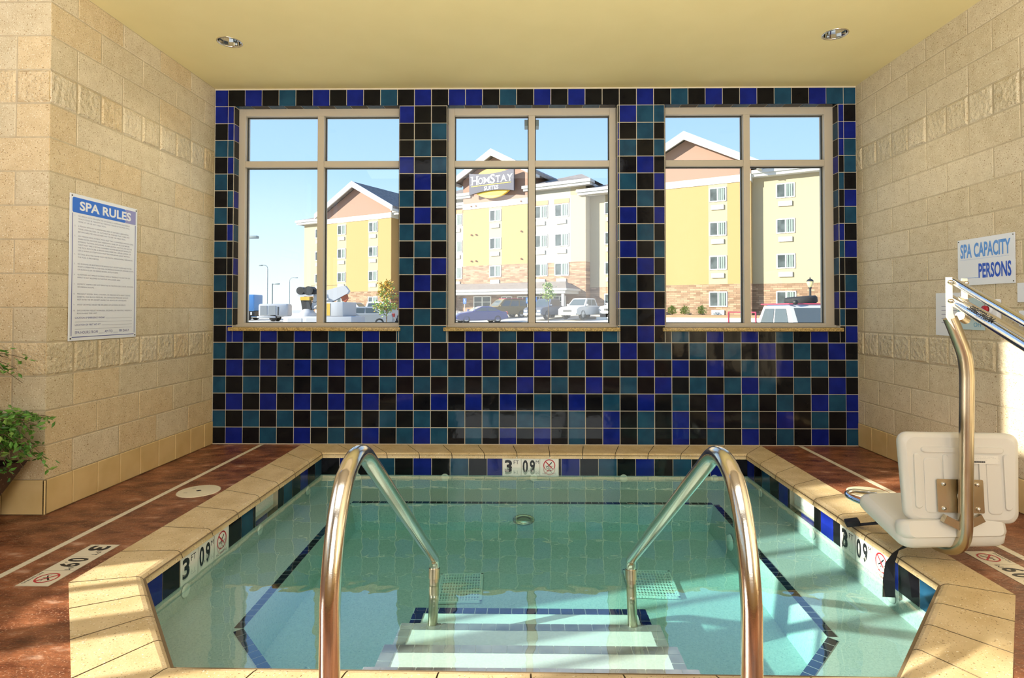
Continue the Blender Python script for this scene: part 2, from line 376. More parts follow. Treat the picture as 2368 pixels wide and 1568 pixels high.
# ------------------------------------------------------------------ windows
def window(n, a, d, label):
    b = MB(); fr = .06; z0, z1 = ZO0 + .008, ZO1; xm = {1: -1.918, 2: .025, 3: 1.985}[n]; zt0, zt1 = 2.52, 2.577; y0, y1 = YF, YF + .10
    l = .058 if n != 1 else .06; r = .06
    if n == 1: r = .022
    if n == 3: l = .03; r = .078
    parts = [(a, a + l, z0, z1), (d - r, d, z0, z1), (a + l, d - r, z1 - .068, z1), (a + l, d - r, z0, z0 + .03), (xm - .03, xm + .03, z0 + .03, z1 - .068)]
    for x0, x1, p, q in parts: b.rbox(x0, x1, y0, y1, p, q, .003, 'frame_alu', 1, False)
    for x0, x1 in ((a + l, xm - .03), (xm + .03, d - r)): b.rbox(x0, x1, y0 + .002, y1, zt0, zt1, .003, 'frame_alu', 1, False)
    holes = [(x0, x1, p, q) for x0, x1 in ((a + l, xm - .03), (xm + .03, d - r)) for p, q in ((z0 + .03, zt0), (zt1, z1 - .068))]
    for x0, x1, p, q in holes:      # dark gaskets with a thin bright stop
        for x_0, x_1, p_, q_ in ((x0, x0 + .008, p, q), (x1 - .008, x1, p, q), (x0, x1, q - .008, q), (x0, x1, p, p + .006)):
            b.box(x_0, x_1, y0 + .045, y0 + .06, p_, q_, 'gasket')
    b.rbox(a - .0, d, YF - .03, YF, ZO0 - .0, ZO0 + .022, .003, 'frame_alu', 1, False)
    w = tag(b.build('window_%d' % n), label, 'window', kind='structure')
    for x0, x1, p, q in holes:
        g = MB(); g.box(x0 - .004, x1 + .004, y0 + .062, y0 + .070, p - .004, q + .004, 'window_glass'); g.build('pane', w)
    s = MB(); s.rbox(a - .025, d + .018, YB - .035, YF - .028, ZO0 - .034, ZO0, .006, 'sill_stone', 2, True); tag(s.build('window_sill', w), 'speckled tan stone sill')
window(1, *OPEN[0], 'left window, four panes in a pale frame, lamp posts and crane truck outside')
window(2, *OPEN[1], 'middle window, four panes in a pale frame, hotel sign outside')
window(3, *OPEN[2], 'right window, four panes in a pale frame, lantern post outside')

# ------------------------------------------------------------------ block walls
def blocks(b, o, xd, nd, length, z0, z1, phase=0., seed=1, split=(4, 12), first=1, tints=(0, 1)):
    """courses of concrete block on the plane through o along xd; nd points into the room"""
    rg = random.Random(seed); o = Vector(o); xd = Vector(xd); nd = Vector(nd)
    C = .2032; L = .4064
    k = first
    while C * k < z1 - .01:
        za, zb = max(z0, C * k), min(C * (k + 1), z1)
        sp = k in split
        l = L / 2 if sp else L
        x = -(phase + (.5 * L if (k % 2) else 0)) if not sp else -phase
        while x < length:
            a, d = max(x, 0), min(x + l, length)
            if d - a > .02:
                e = .004 if not sp else .006; p = .002 if not sp else .007 + rg.uniform(-.002, .003)
                mt = 'block%d%s' % (rg.choice(tints), '_split' if sp else '')
                A = [(a + e, za + e), (d - e, za + e), (d - e, zb - e), (a + e, zb - e)]; c_ = .003 if not sp else .012
                Bp = [(a + e + c_, za + e + c_), (d - e - c_, za + e + c_), (d - e - c_, zb - e - c_), (a + e + c_, zb - e - c_)]
                if a <= 0.001: A = [(0, A[0][1])] + A[1:3] + [(0, A[3][1])]; Bp = [(0, Bp[0][1])] + Bp[1:3] + [(0, Bp[3][1])]
                vs_ = [o + xd * u + Z_ * w for u, w in A] + [o + xd * u + Z_ * w + nd * p for u, w in Bp]
                b.add(vs_, [(4, 5, 6, 7), (0, 1, 5, 4), (1, 2, 6, 5), (2, 3, 7, 6), (3, 0, 4, 7)], mt)
            x += l
        k += 1
b = MB()
b.box(XL - .2, XL, YR + .0015, YB + .2, -.2, ZT, 'mortar')
blocks(b, (XL, YR, 0), Y_, X_, YB - YR, .2032, ZT, 0, 5, tints=(0, 1, 2))  # some golden tint mixed in, part of the warm light in the colour
struct(b, 'wall_left', 'tan concrete block wall left of the spa, carrying the rules sign', 'wall')
b = MB()
b.box(XW - .2, XL - .0015, YR, YR + .2, -.2, ZH, 'mortar'); b.box(XL - .001, XR + .2, YC, YC + .12, ZT, ZH, 'mortar')
blocks(b, (XL, YR, 0), -X_, -Y_, XL - XW, .2032, ZH, 0, 9, tints=(2, 2, 0))  # golden tint weighted up, painting the warmer light into the blocks
struct(b, 'wall_front', 'block wall return with warm light in its golden tint, behind the potted plant', 'wall')
b = MB()
b.box(XR, XR + .2, YREAR, YB + .2, -.2, ZH, 'mortar')
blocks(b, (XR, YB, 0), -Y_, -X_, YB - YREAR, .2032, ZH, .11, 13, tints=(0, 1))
struct(b, 'wall_right', 'tan concrete block wall right of the spa behind the pool lift', 'wall')
b = MB()     # outer hall wall with tall windows the low sun comes through
hw = [(1.20, 1.80, 3.06), (.30, 1.08, 4.05), (-.95, .05, 4.05), (-2.4, -1.3, 4.05), (-4.2, -2.9, 4.05)]
ys = [YR]
b.box(XW - .2, XW, YREAR - .2, YR + .2, -.2, 1.05, 'hall_wall'); b.box(XW - .2, XW, YREAR - .2, YR + .2, 4.05, ZH, 'hall_wall')
prev = YR + .2
for a, d, h_ in hw:
    b.box(XW - .2, XW, d, prev, 1.05, 4.05, 'hall_wall'); prev = a
    if h_ < 4: b.box(XW - .2, XW, a, d, h_, 4.05, 'block0')
    ym = a + (d - a) * .56
    if h_ > 4: b.box(XW - .2, XW, a, d, 2.62, 3.32, 'block0')  # solid band added across the opening to keep sun off the lift seat
    b.box(XW - .12, XW - .06, ym - .02, ym + .02, 1.05, h_, 'frame_alu'); b.box(XW - .12, XW - .06, a, d, 2.52, 2.57, 'frame_alu')
b.box(XW - .2, XW, YREAR - .2, prev, 1.05, 4.05, 'block0')
struct(b, 'wall_outer', 'outer hall wall with tall window openings, left of the camera', 'wall')
b = MB(); b.box(XW - .2, XR + .2, YREAR - .2, YREAR - .05, -.2, ZH, 'hall_wall')
struct(b, 'wall_rear', 'rear wall of the pool hall behind the camera', 'wall')
DL = ((-2.245, 4.262), (2.225, 4.19))
bm = bmesh.new()
def loop(pts):
    v_ = [bm.verts.new(p) for p in pts]; return [bm.edges.new((v_[k], v_[(k + 1) % len(v_)])) for k in range(len(v_))]
ed = loop([(XL, YC, ZT), (XR, YC, ZT), (XR, YB + .003, ZT), (XL, YB + .003, ZT)])
for x, y in DL: ed += loop([(x + .080 * math.cos(R(a)), y + .080 * math.sin(R(a)), ZT) for a in range(0, 360, 10)])
bmesh.ops.triangle_fill(bm, use_beauty=True, use_dissolve=False, edges=ed, normal=(0, 0, -1))
b = MB(); b.bmadd(bm, 'ceiling_paint'); b.box(XL - .2, XR + .2, YC + .06, YB + .25, ZT + .14, ZT + .2, 'ceiling_paint')
struct(b, 'ceiling', 'flat mustard yellow ceiling over the spa', 'ceiling')
b = MB(); b.box(XW - .2, XR + .2, YREAR - .2, YC + .12, ZH, ZH + .15, 'hall_ceiling')
struct(b, 'ceiling_hall', 'high ceiling of the hall behind the camera', 'ceiling')
b = MB(); b.rbox(-2.25, 2.25, -.48, -.33, 0, .47, .01, 'base_tile', 1, False)  # unseen block added to keep the fill lamp out of tile reflections
struct(b, 'fill_blocker', 'low blocker added behind the camera to hide the fill lamp from the tiles', 'wall')
# base tiles
def baseboard(name, label, o, xd, nd, length, seed, firstw=None):
    b = MB(); o = Vector(o); xd = Vector(xd); nd = Vector(nd); t = .2085; x = 0; hgt = .204
    pts = [o, o + xd * length, o + xd * length + Z_ * hgt, o + Z_ * hgt]
    q = [p + nd * .006 for p in pts]
    b.add(pts + q, [(4, 5, 6, 7), (3, 2, 6, 7), (0, 1, 5, 4), (0, 3, 7, 4), (1, 2, 6, 5)], 'base_grout')
    while x < length - .005:
        d = min(x + (firstw if (firstw and x == 0) else t), length); e = .003
        vs_ = []
        for n_, k in ((.006, 0), (.012, .003)):
            vs_ += [o + xd * (x + e + k) + Z_ * (.004 + k) + nd * n_, o + xd * (d - e - k) + Z_ * (.004 + k) + nd * n_, o + xd * (d - e - k) + Z_ * (hgt - k) + nd * n_, o + xd * (x + e + k) + Z_ * (hgt - k) + nd * n_]
        b.add(vs_, [(4, 5, 6, 7), (0, 1, 5, 4), (1, 2, 6, 5), (2, 3, 7, 6), (3, 0, 4, 7)], 'base_tile'); x = d
    struct(b, name, label, 'baseboard')
baseboard('baseboard_left', 'tan tile baseboard along the left block wall', (XL, YR - .012, 0), Y_, X_, YB - YR + .012, 1)
baseboard('baseboard_front', 'tan tile baseboard under the golden wall return by the plant', (XL + .012, YR, 0), -X_, -Y_, XL - XW, 1, .262)
baseboard('baseboard_right', 'tan tile baseboard along the right block wall', (XR, YB, 0), -Y_, -X_, YB + 1, 2)

# ------------------------------------------------------------------ spa outline
ZW = -.115
IN = [(-1.738, 4.858), (-1.738, 2.615), (-1.212, 1.975), (1.222, 1.955), (1.812, 2.60), (1.812, 4.858)]      # nose of the coping
OUT = [(-2.035, 5.1725), (-2.035, 2.545), (-1.318, 1.67), (1.345, 1.65), (2.06, 2.49), (2.06, 5.1725)]
def inset(poly, d):
    """offset the outline outward (d > 0) from the pool"""
    n = len(poly); res = []
    for i in range(n):
        p0, p1, p2 = Vector(poly[i - 1]), Vector(poly[i]), Vector(poly[(i + 1) % n])
        def nrm(a, c): e = (c - a).normalized(); return Vector((-e.y, e.x)) * -1
        n1, n2 = nrm(p0, p1), nrm(p1, p2); k = (n1 + n2).normalized(); res.append(tuple(p1 + k * d / max(.3, k.dot(n1))))
    return res
# floor
b = MB()
def slab(pts): b.prism(pts, (0, 0, -.12), X_, Y_, .12, 'deck')
slab([(XW, YREAR), (OUT[1][0], YREAR), (OUT[1][0], YR), (XW, YR)])
slab([(XL, YR), (OUT[1][0], YR), (OUT[1][0], YB), (XL, YB)])
slab([(OUT[4][0], YREAR), (XR, YREAR), (XR, YB), (OUT[4][0], YB)])
slab([(OUT[1][0], YREAR), (OUT[4][0], YREAR), (OUT[4][0], OUT[3][1]), (OUT[3][0], OUT[3][1]), (OUT[2][0], OUT[2][1]), (OUT[1][0], OUT[2][1])])
slab([(OUT[1][0], OUT[2][1]), OUT[2], OUT[1]]); slab([OUT[3], (OUT[4][0], OUT[3][1]), OUT[4]])
struct(b, 'floor', 'stained reddish brown stamped concrete deck around the spa', 'floor')
def strip(name, x0, x1, label):
    b = MB(); b.box(x0, x1, YREAR, YB - .004, 0, .0012, 'strip_joint'); y = YREAR
    while y < YB - .03:
        b.box(x0 + .001, x1 - .001, y + .001, min(y + .0255, YB - .005), .0008, .002, 'strip_tile'); y += .0275
    struct(b, name, label, 'floor strip')
strip('trim_1', -2.412, -2.376, 'cream mosaic strip set in the left deck')
strip('trim_2', 2.385, 2.425, 'cream mosaic strip set in the right deck')

spa = thing('spa_pool', 'sunken spa pool with beige coping, dark tile band and aqua plaster', 'spa pool', (0, 3.4, 0))
# coping stones
b = MB()
prof = [(0, -.04), (.004, -.026), (.012, -.010), (.024, -.0015), (.04, .002), (1, .002), (1, -.045)]
def lerp(p, q, t): return (p[0] + (q[0] - p[0]) * t, p[1] + (q[1] - p[1]) * t)
def coping(i0, i1, n, w):
    a, c, oa, oc = IN[i0], IN[i1], OUT[i0], OUT[i1]
    for k in range(n):
        L_ = math.dist(a, c); e = .0028 / L_
        t0, t1 = k / n + e, (k + 1) / n - e; ring = []
        for t_ in (t0, t1):
            ia, oa_ = lerp(a, c, t_), lerp(oa, oc, t_); l = math.dist(ia, oa_)
            ring.append([Vector((*lerp(ia, oa_, (u if u == 1 else u / l)), z)) for u, z in prof])
        m_ = len(prof); vs_ = ring[0] + ring[1]
        b.add(vs_, [(j, (j + 1) % m_, m_ + (j + 1) % m_, m_ + j) for j in range(m_)], 'coping', False)
        b.add(vs_, [tuple(reversed(range(m_))), tuple(range(m_, 2 * m_))], 'joint')
    ia, ic, pa, pc = IN[i0], IN[i1], OUT[i0], OUT[i1]
    b.poly([(*ia, -.012), (*ic, -.012), (*pc, -.012), (*pa, -.012)], 'joint')
coping(0, 1, 8, 0); coping(1, 2, 4, 0); coping(2, 3, 8, 0); coping(3, 4, 4, 0); coping(4, 5, 8, 0)
IN_b, OUT_b = IN[:], OUT[:]
IN = IN + [IN[5], IN[0]]; OUT = OUT + [(2.06, 5.1725), (-2.035, 5.1725)]
coping(6, 7, 13, 0); IN, OUT = IN_b, OUT_b
tag(b.build('coping', spa), 'beige stone coping with rounded nose')
# pool walls (apparent depths)
WALL = inset(IN, .018)
ZB, ZBT, ZF = -.185, -.30, -.505
b = MB()
n = len(WALL)
wl = inset(WALL, .03)
for i in range(n):
    p, q = wl[i], wl[(i + 1) % n]; b.poly([(*p, -.05), (*q, -.05), (*q, ZBT - .02), (*p, ZBT - .02)], 'plaster')
    p2, q2 = WALL[i], WALL[(i + 1) % n]; 
    b.poly([(*p2, ZB), (*q2, ZB), (*q2, ZBT - .02), (*p2, ZBT - .02)], 'plaster'); b.poly([(*p2, ZB), (*q2, ZB), (*q, ZB), (*p, ZB)], 'plaster')
b.poly([(*p, ZF) for p in inset(WALL, .03)], 'plaster')
tag(b.build('basin', spa), 'speckled aqua plaster walls and floor')
# bench with dark edge tiles
BE = [(-1.385, 4.505), (-1.350, 2.735), (-1.085, 2.44), (-.62, 1.99), (.65, 1.98), (1.10, 2.40), (1.375, 2.70), (1.425, 4.505)]
b = MB()
ow = WALL
seq_o = [ow[0], ow[1], lerp(ow[1], ow[2], .45), ow[2], ow[3], lerp(ow[4], ow[3], .45), ow[4], ow[5]]
for i in range(8):
    if i == 3: continue
    j = (i + 1) % 8
    b.poly([(*seq_o[i], ZBT), (*seq_o[j], ZBT), (*BE[j], ZBT), (*BE[i], ZBT)], 'plaster')
    b.poly([(*BE[i], ZBT), (*BE[j], ZBT), (BE[j][0] * .975, BE[j][1], ZF), (BE[i][0] * .975, BE[i][1], ZF)], 'plaster')
tag(b.build('bench', spa), 'submerged plaster bench round the spa')
b = MB()
def edge_tiles(b, path, wdt, z, m, l=.054, side=1, joint='white_grout'):
    for i in range(len(path) - 1):
        p, q = Vector(path[i]), Vector(path[i + 1]); d_ = (q - p); L_ = d_.length; d_.normalize(); nn = Vector((-d_.y, d_.x)) * side; k = max(1, round(L_ / l)); s_ = L_ / k
        c0_ = [p, q, q + nn * wdt, p + nn * wdt]; b.poly([(*c, z + .001) for c in c0_], joint)
        for a in range(k):
            u, w = p + d_ * (a * s_ + .002), p + d_ * ((a + 1) * s_ - .002)
            b.poly([(*c, z + .003) for c in (u, w, w + nn * (wdt - .001), u + nn * (wdt - .001))], m if isinstance(m, str) else m[a % len(m)])
edge_tiles(b, [BE[3], BE[2], BE[1], BE[0], BE[7], BE[6], BE[5], BE[4]], .046, ZBT, 'trim_black', .055, 1)
tag(b.build('bench_trim', spa), 'line of small dark tiles on the bench edge')
# entry steps, high step nearest the coping
SX0, SX1 = -.628, .640
steps = [(2.205, -.150, .0, ('trim_grey',)), (2.50, -.235, .005, ('trim_grey',)), (2.80, -.305, .012, ('trim_grey',)), (3.10, -.385, .02, ('trim_navy',))]
py = 1.985
for k, (y1, z, sh, tm) in enumerate(steps):
    b = MB(); x0, x1 = SX0 + sh, SX1 - sh
    b.box(x0, x1, py - .02, y1, ZF - .01, z, 'step_plaster')
    s = b.build('step', spa)
    t_ = MB(); edge_tiles(t_, [(x0, y1), (x1, y1)], -.055, z, list(tm), .066); edge_tiles(t_, [(x0, py), (x0, y1 - .056)], -.055, z, list(tm), .062); edge_tiles(t_, [(x1, py), (x1, y1 - .056)], .055, z, list(tm), .062)
    tag(t_.build('step_trim', s), ('grey' if k < 3 else 'dark blue') + ' edge tiles of the step')
    py = y1
# water line tile band with depth markers and skimmers left out of it
SK = {0: (3.70, 4.03), 4: (3.745, 4.09)}          # edge index: y range of the skimmer mouth
MK = {0: (2.895, 3.365), 4: (2.955, 3.43), 5: (-.223, .249)}
b = MB(); rg = random.Random(11); e_ = .0025
for i in range(n):
    p, q = Vector(WALL[i]), Vector(WALL[(i + 1) % n]); d_ = q - p; L_ = d_.length; d_.normalize(); nn = Vector((-d_.y, d_.x))      # nn points into the pool? checked below
    mid = (p + q) / 2
    if (mid + nn * .1 - Vector((0, 3.4))).length > (mid - Vector((0, 3.4))).length: nn = -nn
    b.poly([(*(p + nn * .0), -.03), (*(q + nn * .0), -.03), (*(q + nn * .0), ZB), (*(p + nn * .0), ZB)], 'tile_grout') if i not in SK else None
    k = max(1, round(L_ / .1545)); s_ = L_ / k
    cuts = []
    if i in SK:
        y0, y1 = SK[i]; t0, t1 = sorted(((y0 - p.y) / d_.y, (y1 - p.y) / d_.y)); cuts.append((t0, t1))
        for ta, tb in ((0, t0), (t1, L_)): b.poly([(*(p + d_ * ta), -.03), (*(p + d_ * tb), -.03), (*(p + d_ * tb), ZB), (*(p + d_ * ta), ZB)], 'tile_grout')
    if i in MK:
        if i == 5: t0, t1 = sorted(((MK[i][0] - p.x) / d_.x, (MK[i][1] - p.x) / d_.x))
        else: t0, t1 = sorted(((MK[i][0] - p.y) / d_.y, (MK[i][1] - p.y) / d_.y))
        cuts.append((t0, t1))
    cols = ('tile_teal', 'tile_black', 'tile_navy', 'tile_black'); 
    for a in range(k):
        segs = [(a * s_, (a + 1) * s_)]
        for c0_, c1_ in cuts:
            ns = []
            for u, w in segs:
                if w <= c0_ or u >= c1_: ns.append((u, w)); continue
                if u < c0_: ns.append((u, c0_))
                if w > c1_: ns.append((c1_, w))
            segs = ns
        for u, w in segs:
            if w - u < .01: continue
            A, B_ = p + d_ * (u + e_) + nn * .004, p + d_ * (w - e_) + nn * .004
            b.poly([(*A, -.032), (*B_, -.032), (*B_, ZB + .002), (*A, ZB + .002)], cols[(a + i) % 4] if i not in (1, 3) else ('tile_teal', 'tile_black')[a % 2])
tag(b.build('tile_band', spa), 'band of dark glossy tiles at the water line')
# depth markers on the tile band and on the deck
def marker_art(b, o, xd, yd, s, base, deck):
    """3 FT, 0.9 M and the no-diving symbol on three tiles; o is the lower left corner"""
    o = Vector(o); xd = Vector(xd); yd = Vector(yd); nd = xd.cross(yd)
    for k in range(3):
        p = o + xd * s * k; g = .0015
        b.poly([p + xd * g + yd * g, p + xd * (s - g) + yd * g, p + xd * (s - g) + yd * (s - g), p + xd * g + yd * (s - g)], base)
    up = nd * .0006
    b.text('3', o + xd * s * .12 + yd * s * .2 + up, xd, yd, s * .6, 'black_ink', w=s * .40, bold=.035)
    b.text('FT', o + xd * s * .60 + yd * s * .60 + up, xd, yd, s * .20, 'black_ink', w=s * .27)
    b.text('0', o + xd * s * 1.08 + yd * s * .2 + up, xd, yd, s * .6, 'black_ink', w=s * .28, bold=.03)
    b.text('.', o + xd * s * 1.385 + yd * s * .2 + up, xd, yd, s * .6, 'black_ink', w=s * .04)
    b.text('9', o + xd * s * 1.46 + yd * s * .2 + up, xd, yd, s * .6, 'black_ink', w=s * .28, bold=.03)
    b.text('M', o + xd * s * 1.78 + yd * s * .62 + up, xd, yd, s * .18, 'black_ink', w=s * .17)
    c = o + xd * s * 2.5 + yd * s * .54
    # diver and wave, then the red ring and bar
    def line(pts, w, m, lift):
        for i in range(len(pts) - 1):
            a = c + xd * s * pts[i][0] + yd * s * pts[i][1]; e2 = c + xd * s * pts[i + 1][0] + yd * s * pts[i + 1][1]; t2 = (e2 - a).normalized(); q = t2.cross(nd) * w * s / 2
            b.poly([a + q + nd * lift, e2 + q + nd * lift, e2 - q + nd * lift, a - q + nd * lift], m)
    line([(-.02, .0), (.14, .16)], .05, 'black_ink', .0005); line([(-.02, 0), (-.16, -.10)], .035, 'black_ink', .0005); line([(0, .02), (-.02, -.14)], .03, 'black_ink', .0005)
    line([(-.22, -.02), (-.1, -.06), (0, -.02), (.1, -.06), (.22, -.03)], .018, 'black_ink', .0005)
    b.ring(c + nd * .0009, xd, yd, s * .27, s * .32, 'red_ink')
    line([(-.2, .2), (.2, -.2)], .055, 'red_ink', .0008)
    b.text('NO DIVING', o + xd * s * 2.5 + yd * s * .06 + up, xd, yd, s * .085, 'black_ink', w=s * .72, center=True)
s = (.249 + .223) / 3
b = MB(); marker_art(b, (-.223, WALL[5][1] - .006, ZB + .002), X_, Z_, s, 'marker_cool', False); tag(b.build('depth_marker', spa), '3 FT 0.9 M marker on the far pool wall')
s = .1567
b = MB(); marker_art(b, (WALL[0][0] + .006, 2.895, -.188), Y_, Z_, s, 'marker_cool', False); tag(b.build('depth_marker', spa), '3 FT 0.9 M marker on the left pool wall')
b = MB(); marker_art(b, (WALL[4][0] - .006, 3.43, -.188), -Y_, Z_, .1583, 'marker_cool', False); tag(b.build('depth_marker', spa), '3 FT 0.9 M marker on the right pool wall')
b = MB(); marker_art(b, (-2.245, 2.955, .0022), -Y_, X_, .148, 'marker', True)
b.box(-2.245, -2.097, 2.511, 2.955, .0002, .002, 'strip_joint')
tag(b.build('depth_marker'), 'cream 3 FT 0.9 M no diving tiles set in the left deck', 'depth marker', 'deck depth markers')
b = MB(); marker_art(b, (2.318, 2.49, .0022), Y_, -X_, .148, 'marker', True)
b.box(2.17, 2.318, 2.49, 2.934, .0002, .002, 'strip_joint')
tag(b.build('depth_marker'), 'cream no diving tiles set in the right deck beside the pool lift', 'depth marker', 'deck depth markers')
# skimmers
for i, (y0, y1) in SK.items():
    x = WALL[i][0]; dx = -.16 if i == 0 else .16; b = MB(); z0, z1 = -.150, -.034
    xa, xb = x, x + dx
    b.poly([(xa, y0, z0), (xa, y1, z0), (xb, y1, z0), (xb, y0, z0)], 'niche'); b.poly([(xb, y0, z0), (xb, y1, z0), (xb, y1, z1), (xb, y0, z1)], 'dark_hole')
    b.poly([(xa, y0, z0), (xb, y0, z0), (xb, y0, z1), (xa, y0, z1)], 'niche'); b.poly([(xa, y1, z0), (xb, y1, z0), (xb, y1, z1), (xa, y1, z1)], 'niche'); b.poly([(xa, y0, z1), (xa, y1, z1), (xb, y1, z1), (xb, y0, z1)], 'dark_hole')
    xs_ = x + (.004 if i == 0 else -.004)
    for k, m_ in ((0, 'tile_navy'), (1, 'tile_black')):
        b.poly([(xs_, y0 + (y1 - y0) * k / 2 + .002, ZB), (xs_, y0 + (y1 - y0) * (k + 1) / 2 - .002, ZB), (xs_, y0 + (y1 - y0) * (k + 1) / 2 - .002, z0), (xs_, y0 + (y1 - y0) * k / 2 + .002, z0)], m_)
    tag(b.build('skimmer', spa), 'beige skimmer mouth in the tile band')
# jets, light, drain and grates
jets = [((x, WALL[5][1] - .004, -.205), (0, -1, 0)) for x in (-1.45, -.708, .039, .793, 1.551)] + [((WALL[0][0] + .004, y, -.225), (1, 0, 0)) for y in (4.57, 3.76, 2.946)] + [((WALL[4][0] - .004, y, -.235), (-1, 0, 0)) for y in (4.6, 3.767, 2.957)]
jets += [((-1.0, 2.62, -.44), (.6, .8, 0)), ((1.05, 2.62, -.44), (-.6, .8, 0))]
for p, ax in jets:
    b = MB(); b.lathe([(.034, 0), (.032, .006), (.022, .008), (.012, .004), (.0, .004)], p, 'fitting', 16, ax); b.build('jet', spa)
b = MB(); b.M = Matrix.Translation((0, 0, -.418)) @ Matrix.Diagonal((1, 1, .48, 1)) @ Matrix.Translation((0, 0, .418)); b.lathe([(.085, 0), (.083, .012), (.06, .016), (.058, .008), (0, .010)], (-.041, 4.500, -.418), 'steel_worn', 28, (0, -1, 0))
for k in range(8): a = k * math.pi / 4; b.lathe([(.006, .015), (.0, .019)], (-.041 + .071 * math.cos(a), 4.500, -.418 + .071 * math.sin(a)), 'chrome', 8, (0, -1, 0))
tag(b.build('underwater_light', spa), 'round metal light on the far bench face')
b = MB(); b.lathe([(.055, 0), (.05, .015), (.02, .02), (0, .02)], (1.392, 4.03, -.40), 'fitting', 22, (-1, 0, 0)); b.build('suction_cover', spa)
def grate(x, y, w, d, rz):
    b = MB(); b.M = Matrix.Translation((x, y, ZF + .002)) @ Matrix.Rotation(rz, 4, 'Z')
    b.box(-w / 2, w / 2, -d / 2, d / 2, 0, .002, 'dark_hole'); t_ = .012
    for a, c, e2, f_ in ((-w / 2, w / 2, -d / 2, -d / 2 + t_), (-w / 2, w / 2, d / 2 - t_, d / 2), (-w / 2, -w / 2 + t_, -d / 2, d / 2), (w / 2 - t_, w / 2, -d / 2, d / 2)): b.box(a, c, e2, f_, 0, .014, 'fitting')
    for k in range(1, 16): x0 = -w / 2 + w * k / 16; b.box(x0 - .003, x0 + .003, -d / 2, d / 2, .002, .012, 'fitting')
    for k in range(1, 10): y0 = -d / 2 + d * k / 10; b.box(-w / 2, w / 2, y0 - .004, y0 + .004, .002, .013, 'fitting')
    tag(b.build('floor_grate', spa), 'white square drain grate')
grate(-.42, 3.56, .27, .36, R(3)); grate(.755, 3.63, .30, .35, R(-3))
# water body
b = bmesh.new(); tp = [b.verts.new((*p, ZW)) for p in inset(WALL, .012)]; bt = [b.verts.new((*p, ZF - .02)) for p in inset(WALL, .012)]
b.faces.new(tp); b.faces.new(list(reversed(bt)))
for i in range(n): b.faces.new((tp[i], bt[i], bt[(i + 1) % n], tp[(i + 1) % n]))
bmesh.ops.recalc_face_normals(b, faces=b.faces[:])
me = bpy.data.meshes.new('water'); b.to_mesh(me); b.free(); me.materials.append(MATS['water'])
wo = bpy.data.objects.new('water', me); COL.objects.link(wo); tag(wo, 'clear green tinted water filling the spa', 'water', kind='stuff')

# ------------------------------------------------------------------ handrails
def bez(p0, p1, p2, n=6):
    p0, p1, p2 = Vector(p0), Vector(p1), Vector(p2); return [p0 * (1 - t) ** 2 + p1 * 2 * t * (1 - t) + p2 * t * t for t in [k / n for k in range(n + 1)]]
def handrail(x, x2, label):
    h_ = thing('handrail', label, 'handrail', (x, 1.35, 0), group='spa handrails')
    pts = [(x, 1.35, 0), (x, 1.345, .42)]
    P = [(x, 1.35, .0), (x, 1.345, .40)] + [tuple(p) for p in bez((x, 1.345, .52), (x, 1.365, .70), (x, 1.45, .785), 8)] + [tuple(p) for p in bez((x, 1.46, .789), (x, 1.555, .850), (x, 1.655, .782), 8)]
    P += [(x + (x2 - x) * t, 1.68 + (2.80 - 1.68) * t, .765 - (.765 - .015) * t) for t in (0, .5, 1)]
    P += [tuple(p) for p in bez((x2, 2.815, .005), (x2, 2.845, -.02), (x2, 2.838, -.065), 4)]
    b = MB(); b.tube(P, .0242, 'steel', 18); b.build('rail', h_)
    b = MB(); b.tube([(x2, 2.838, -.055), (x2, 2.832, -.10)], .0275, 'steel_worn', 18); tag(b.build('collar', h_), 'scuffed sleeve at the lower bend')
    b = MB(); b.tube([(x2, 2.836, -.08), (x2, 2.795, -.306)], .0235, 'steel_worn', 18); tag(b.build('post', h_), 'submerged lower post')
    b = MB(); b.lathe([(.0245, .03), (.045, .02), (.055, .003), (.055, 0)], (x, 1.35, .0), 'steel', 24); b.build('escutcheon', h_)
handrail(-.462, -.462, 'left of two curved steel handrails at the spa steps')
handrail(.512, .496, 'right of two curved steel handrails at the spa steps')

# ------------------------------------------------------------------ pool lift
lift = thing('pool_lift', 'steel pool lift holding a white plastic transfer seat at the right edge', 'pool lift', (1.52, 1.38, 0))
xp, yp = 2.065, 2.72        # hanger pole axis
b = MB()
P = [(1.966, 2.72, 1.172), (1.985, 2.72, 1.125), (2.015, 2.72, 1.045)] + [tuple(p) for p in bez((2.025, 2.72, 1.015), (2.040, 2.72, .965), (2.040, 2.72, .88), 7)] + [(2.026, 2.72, .22)]
P += [tuple(p) for p in bez((2.024, 2.72, .19), (2.02, 2.725, .062), (1.995, 2.86, .062), 10)] + [(1.95, 3.02, .10)]
b.tube(P, .0295, 'steel_worn', 20); tag(b.build('hanger_pole', lift), 'bent steel pole carrying the seat')
A0, A1 = Vector((1.985, 2.72, 1.25)), Vector((1.50, 1.40, .935)); U0 = A0 + Vector((.0, 0, .092)); U1 = A1 + Vector((.01, .0, .058))
b = MB(); b.tube([A0 - (A1 - A0).normalized() * .02, A1], .0235, 'chrome', 20)
arm = b.build('lower_arm', lift)
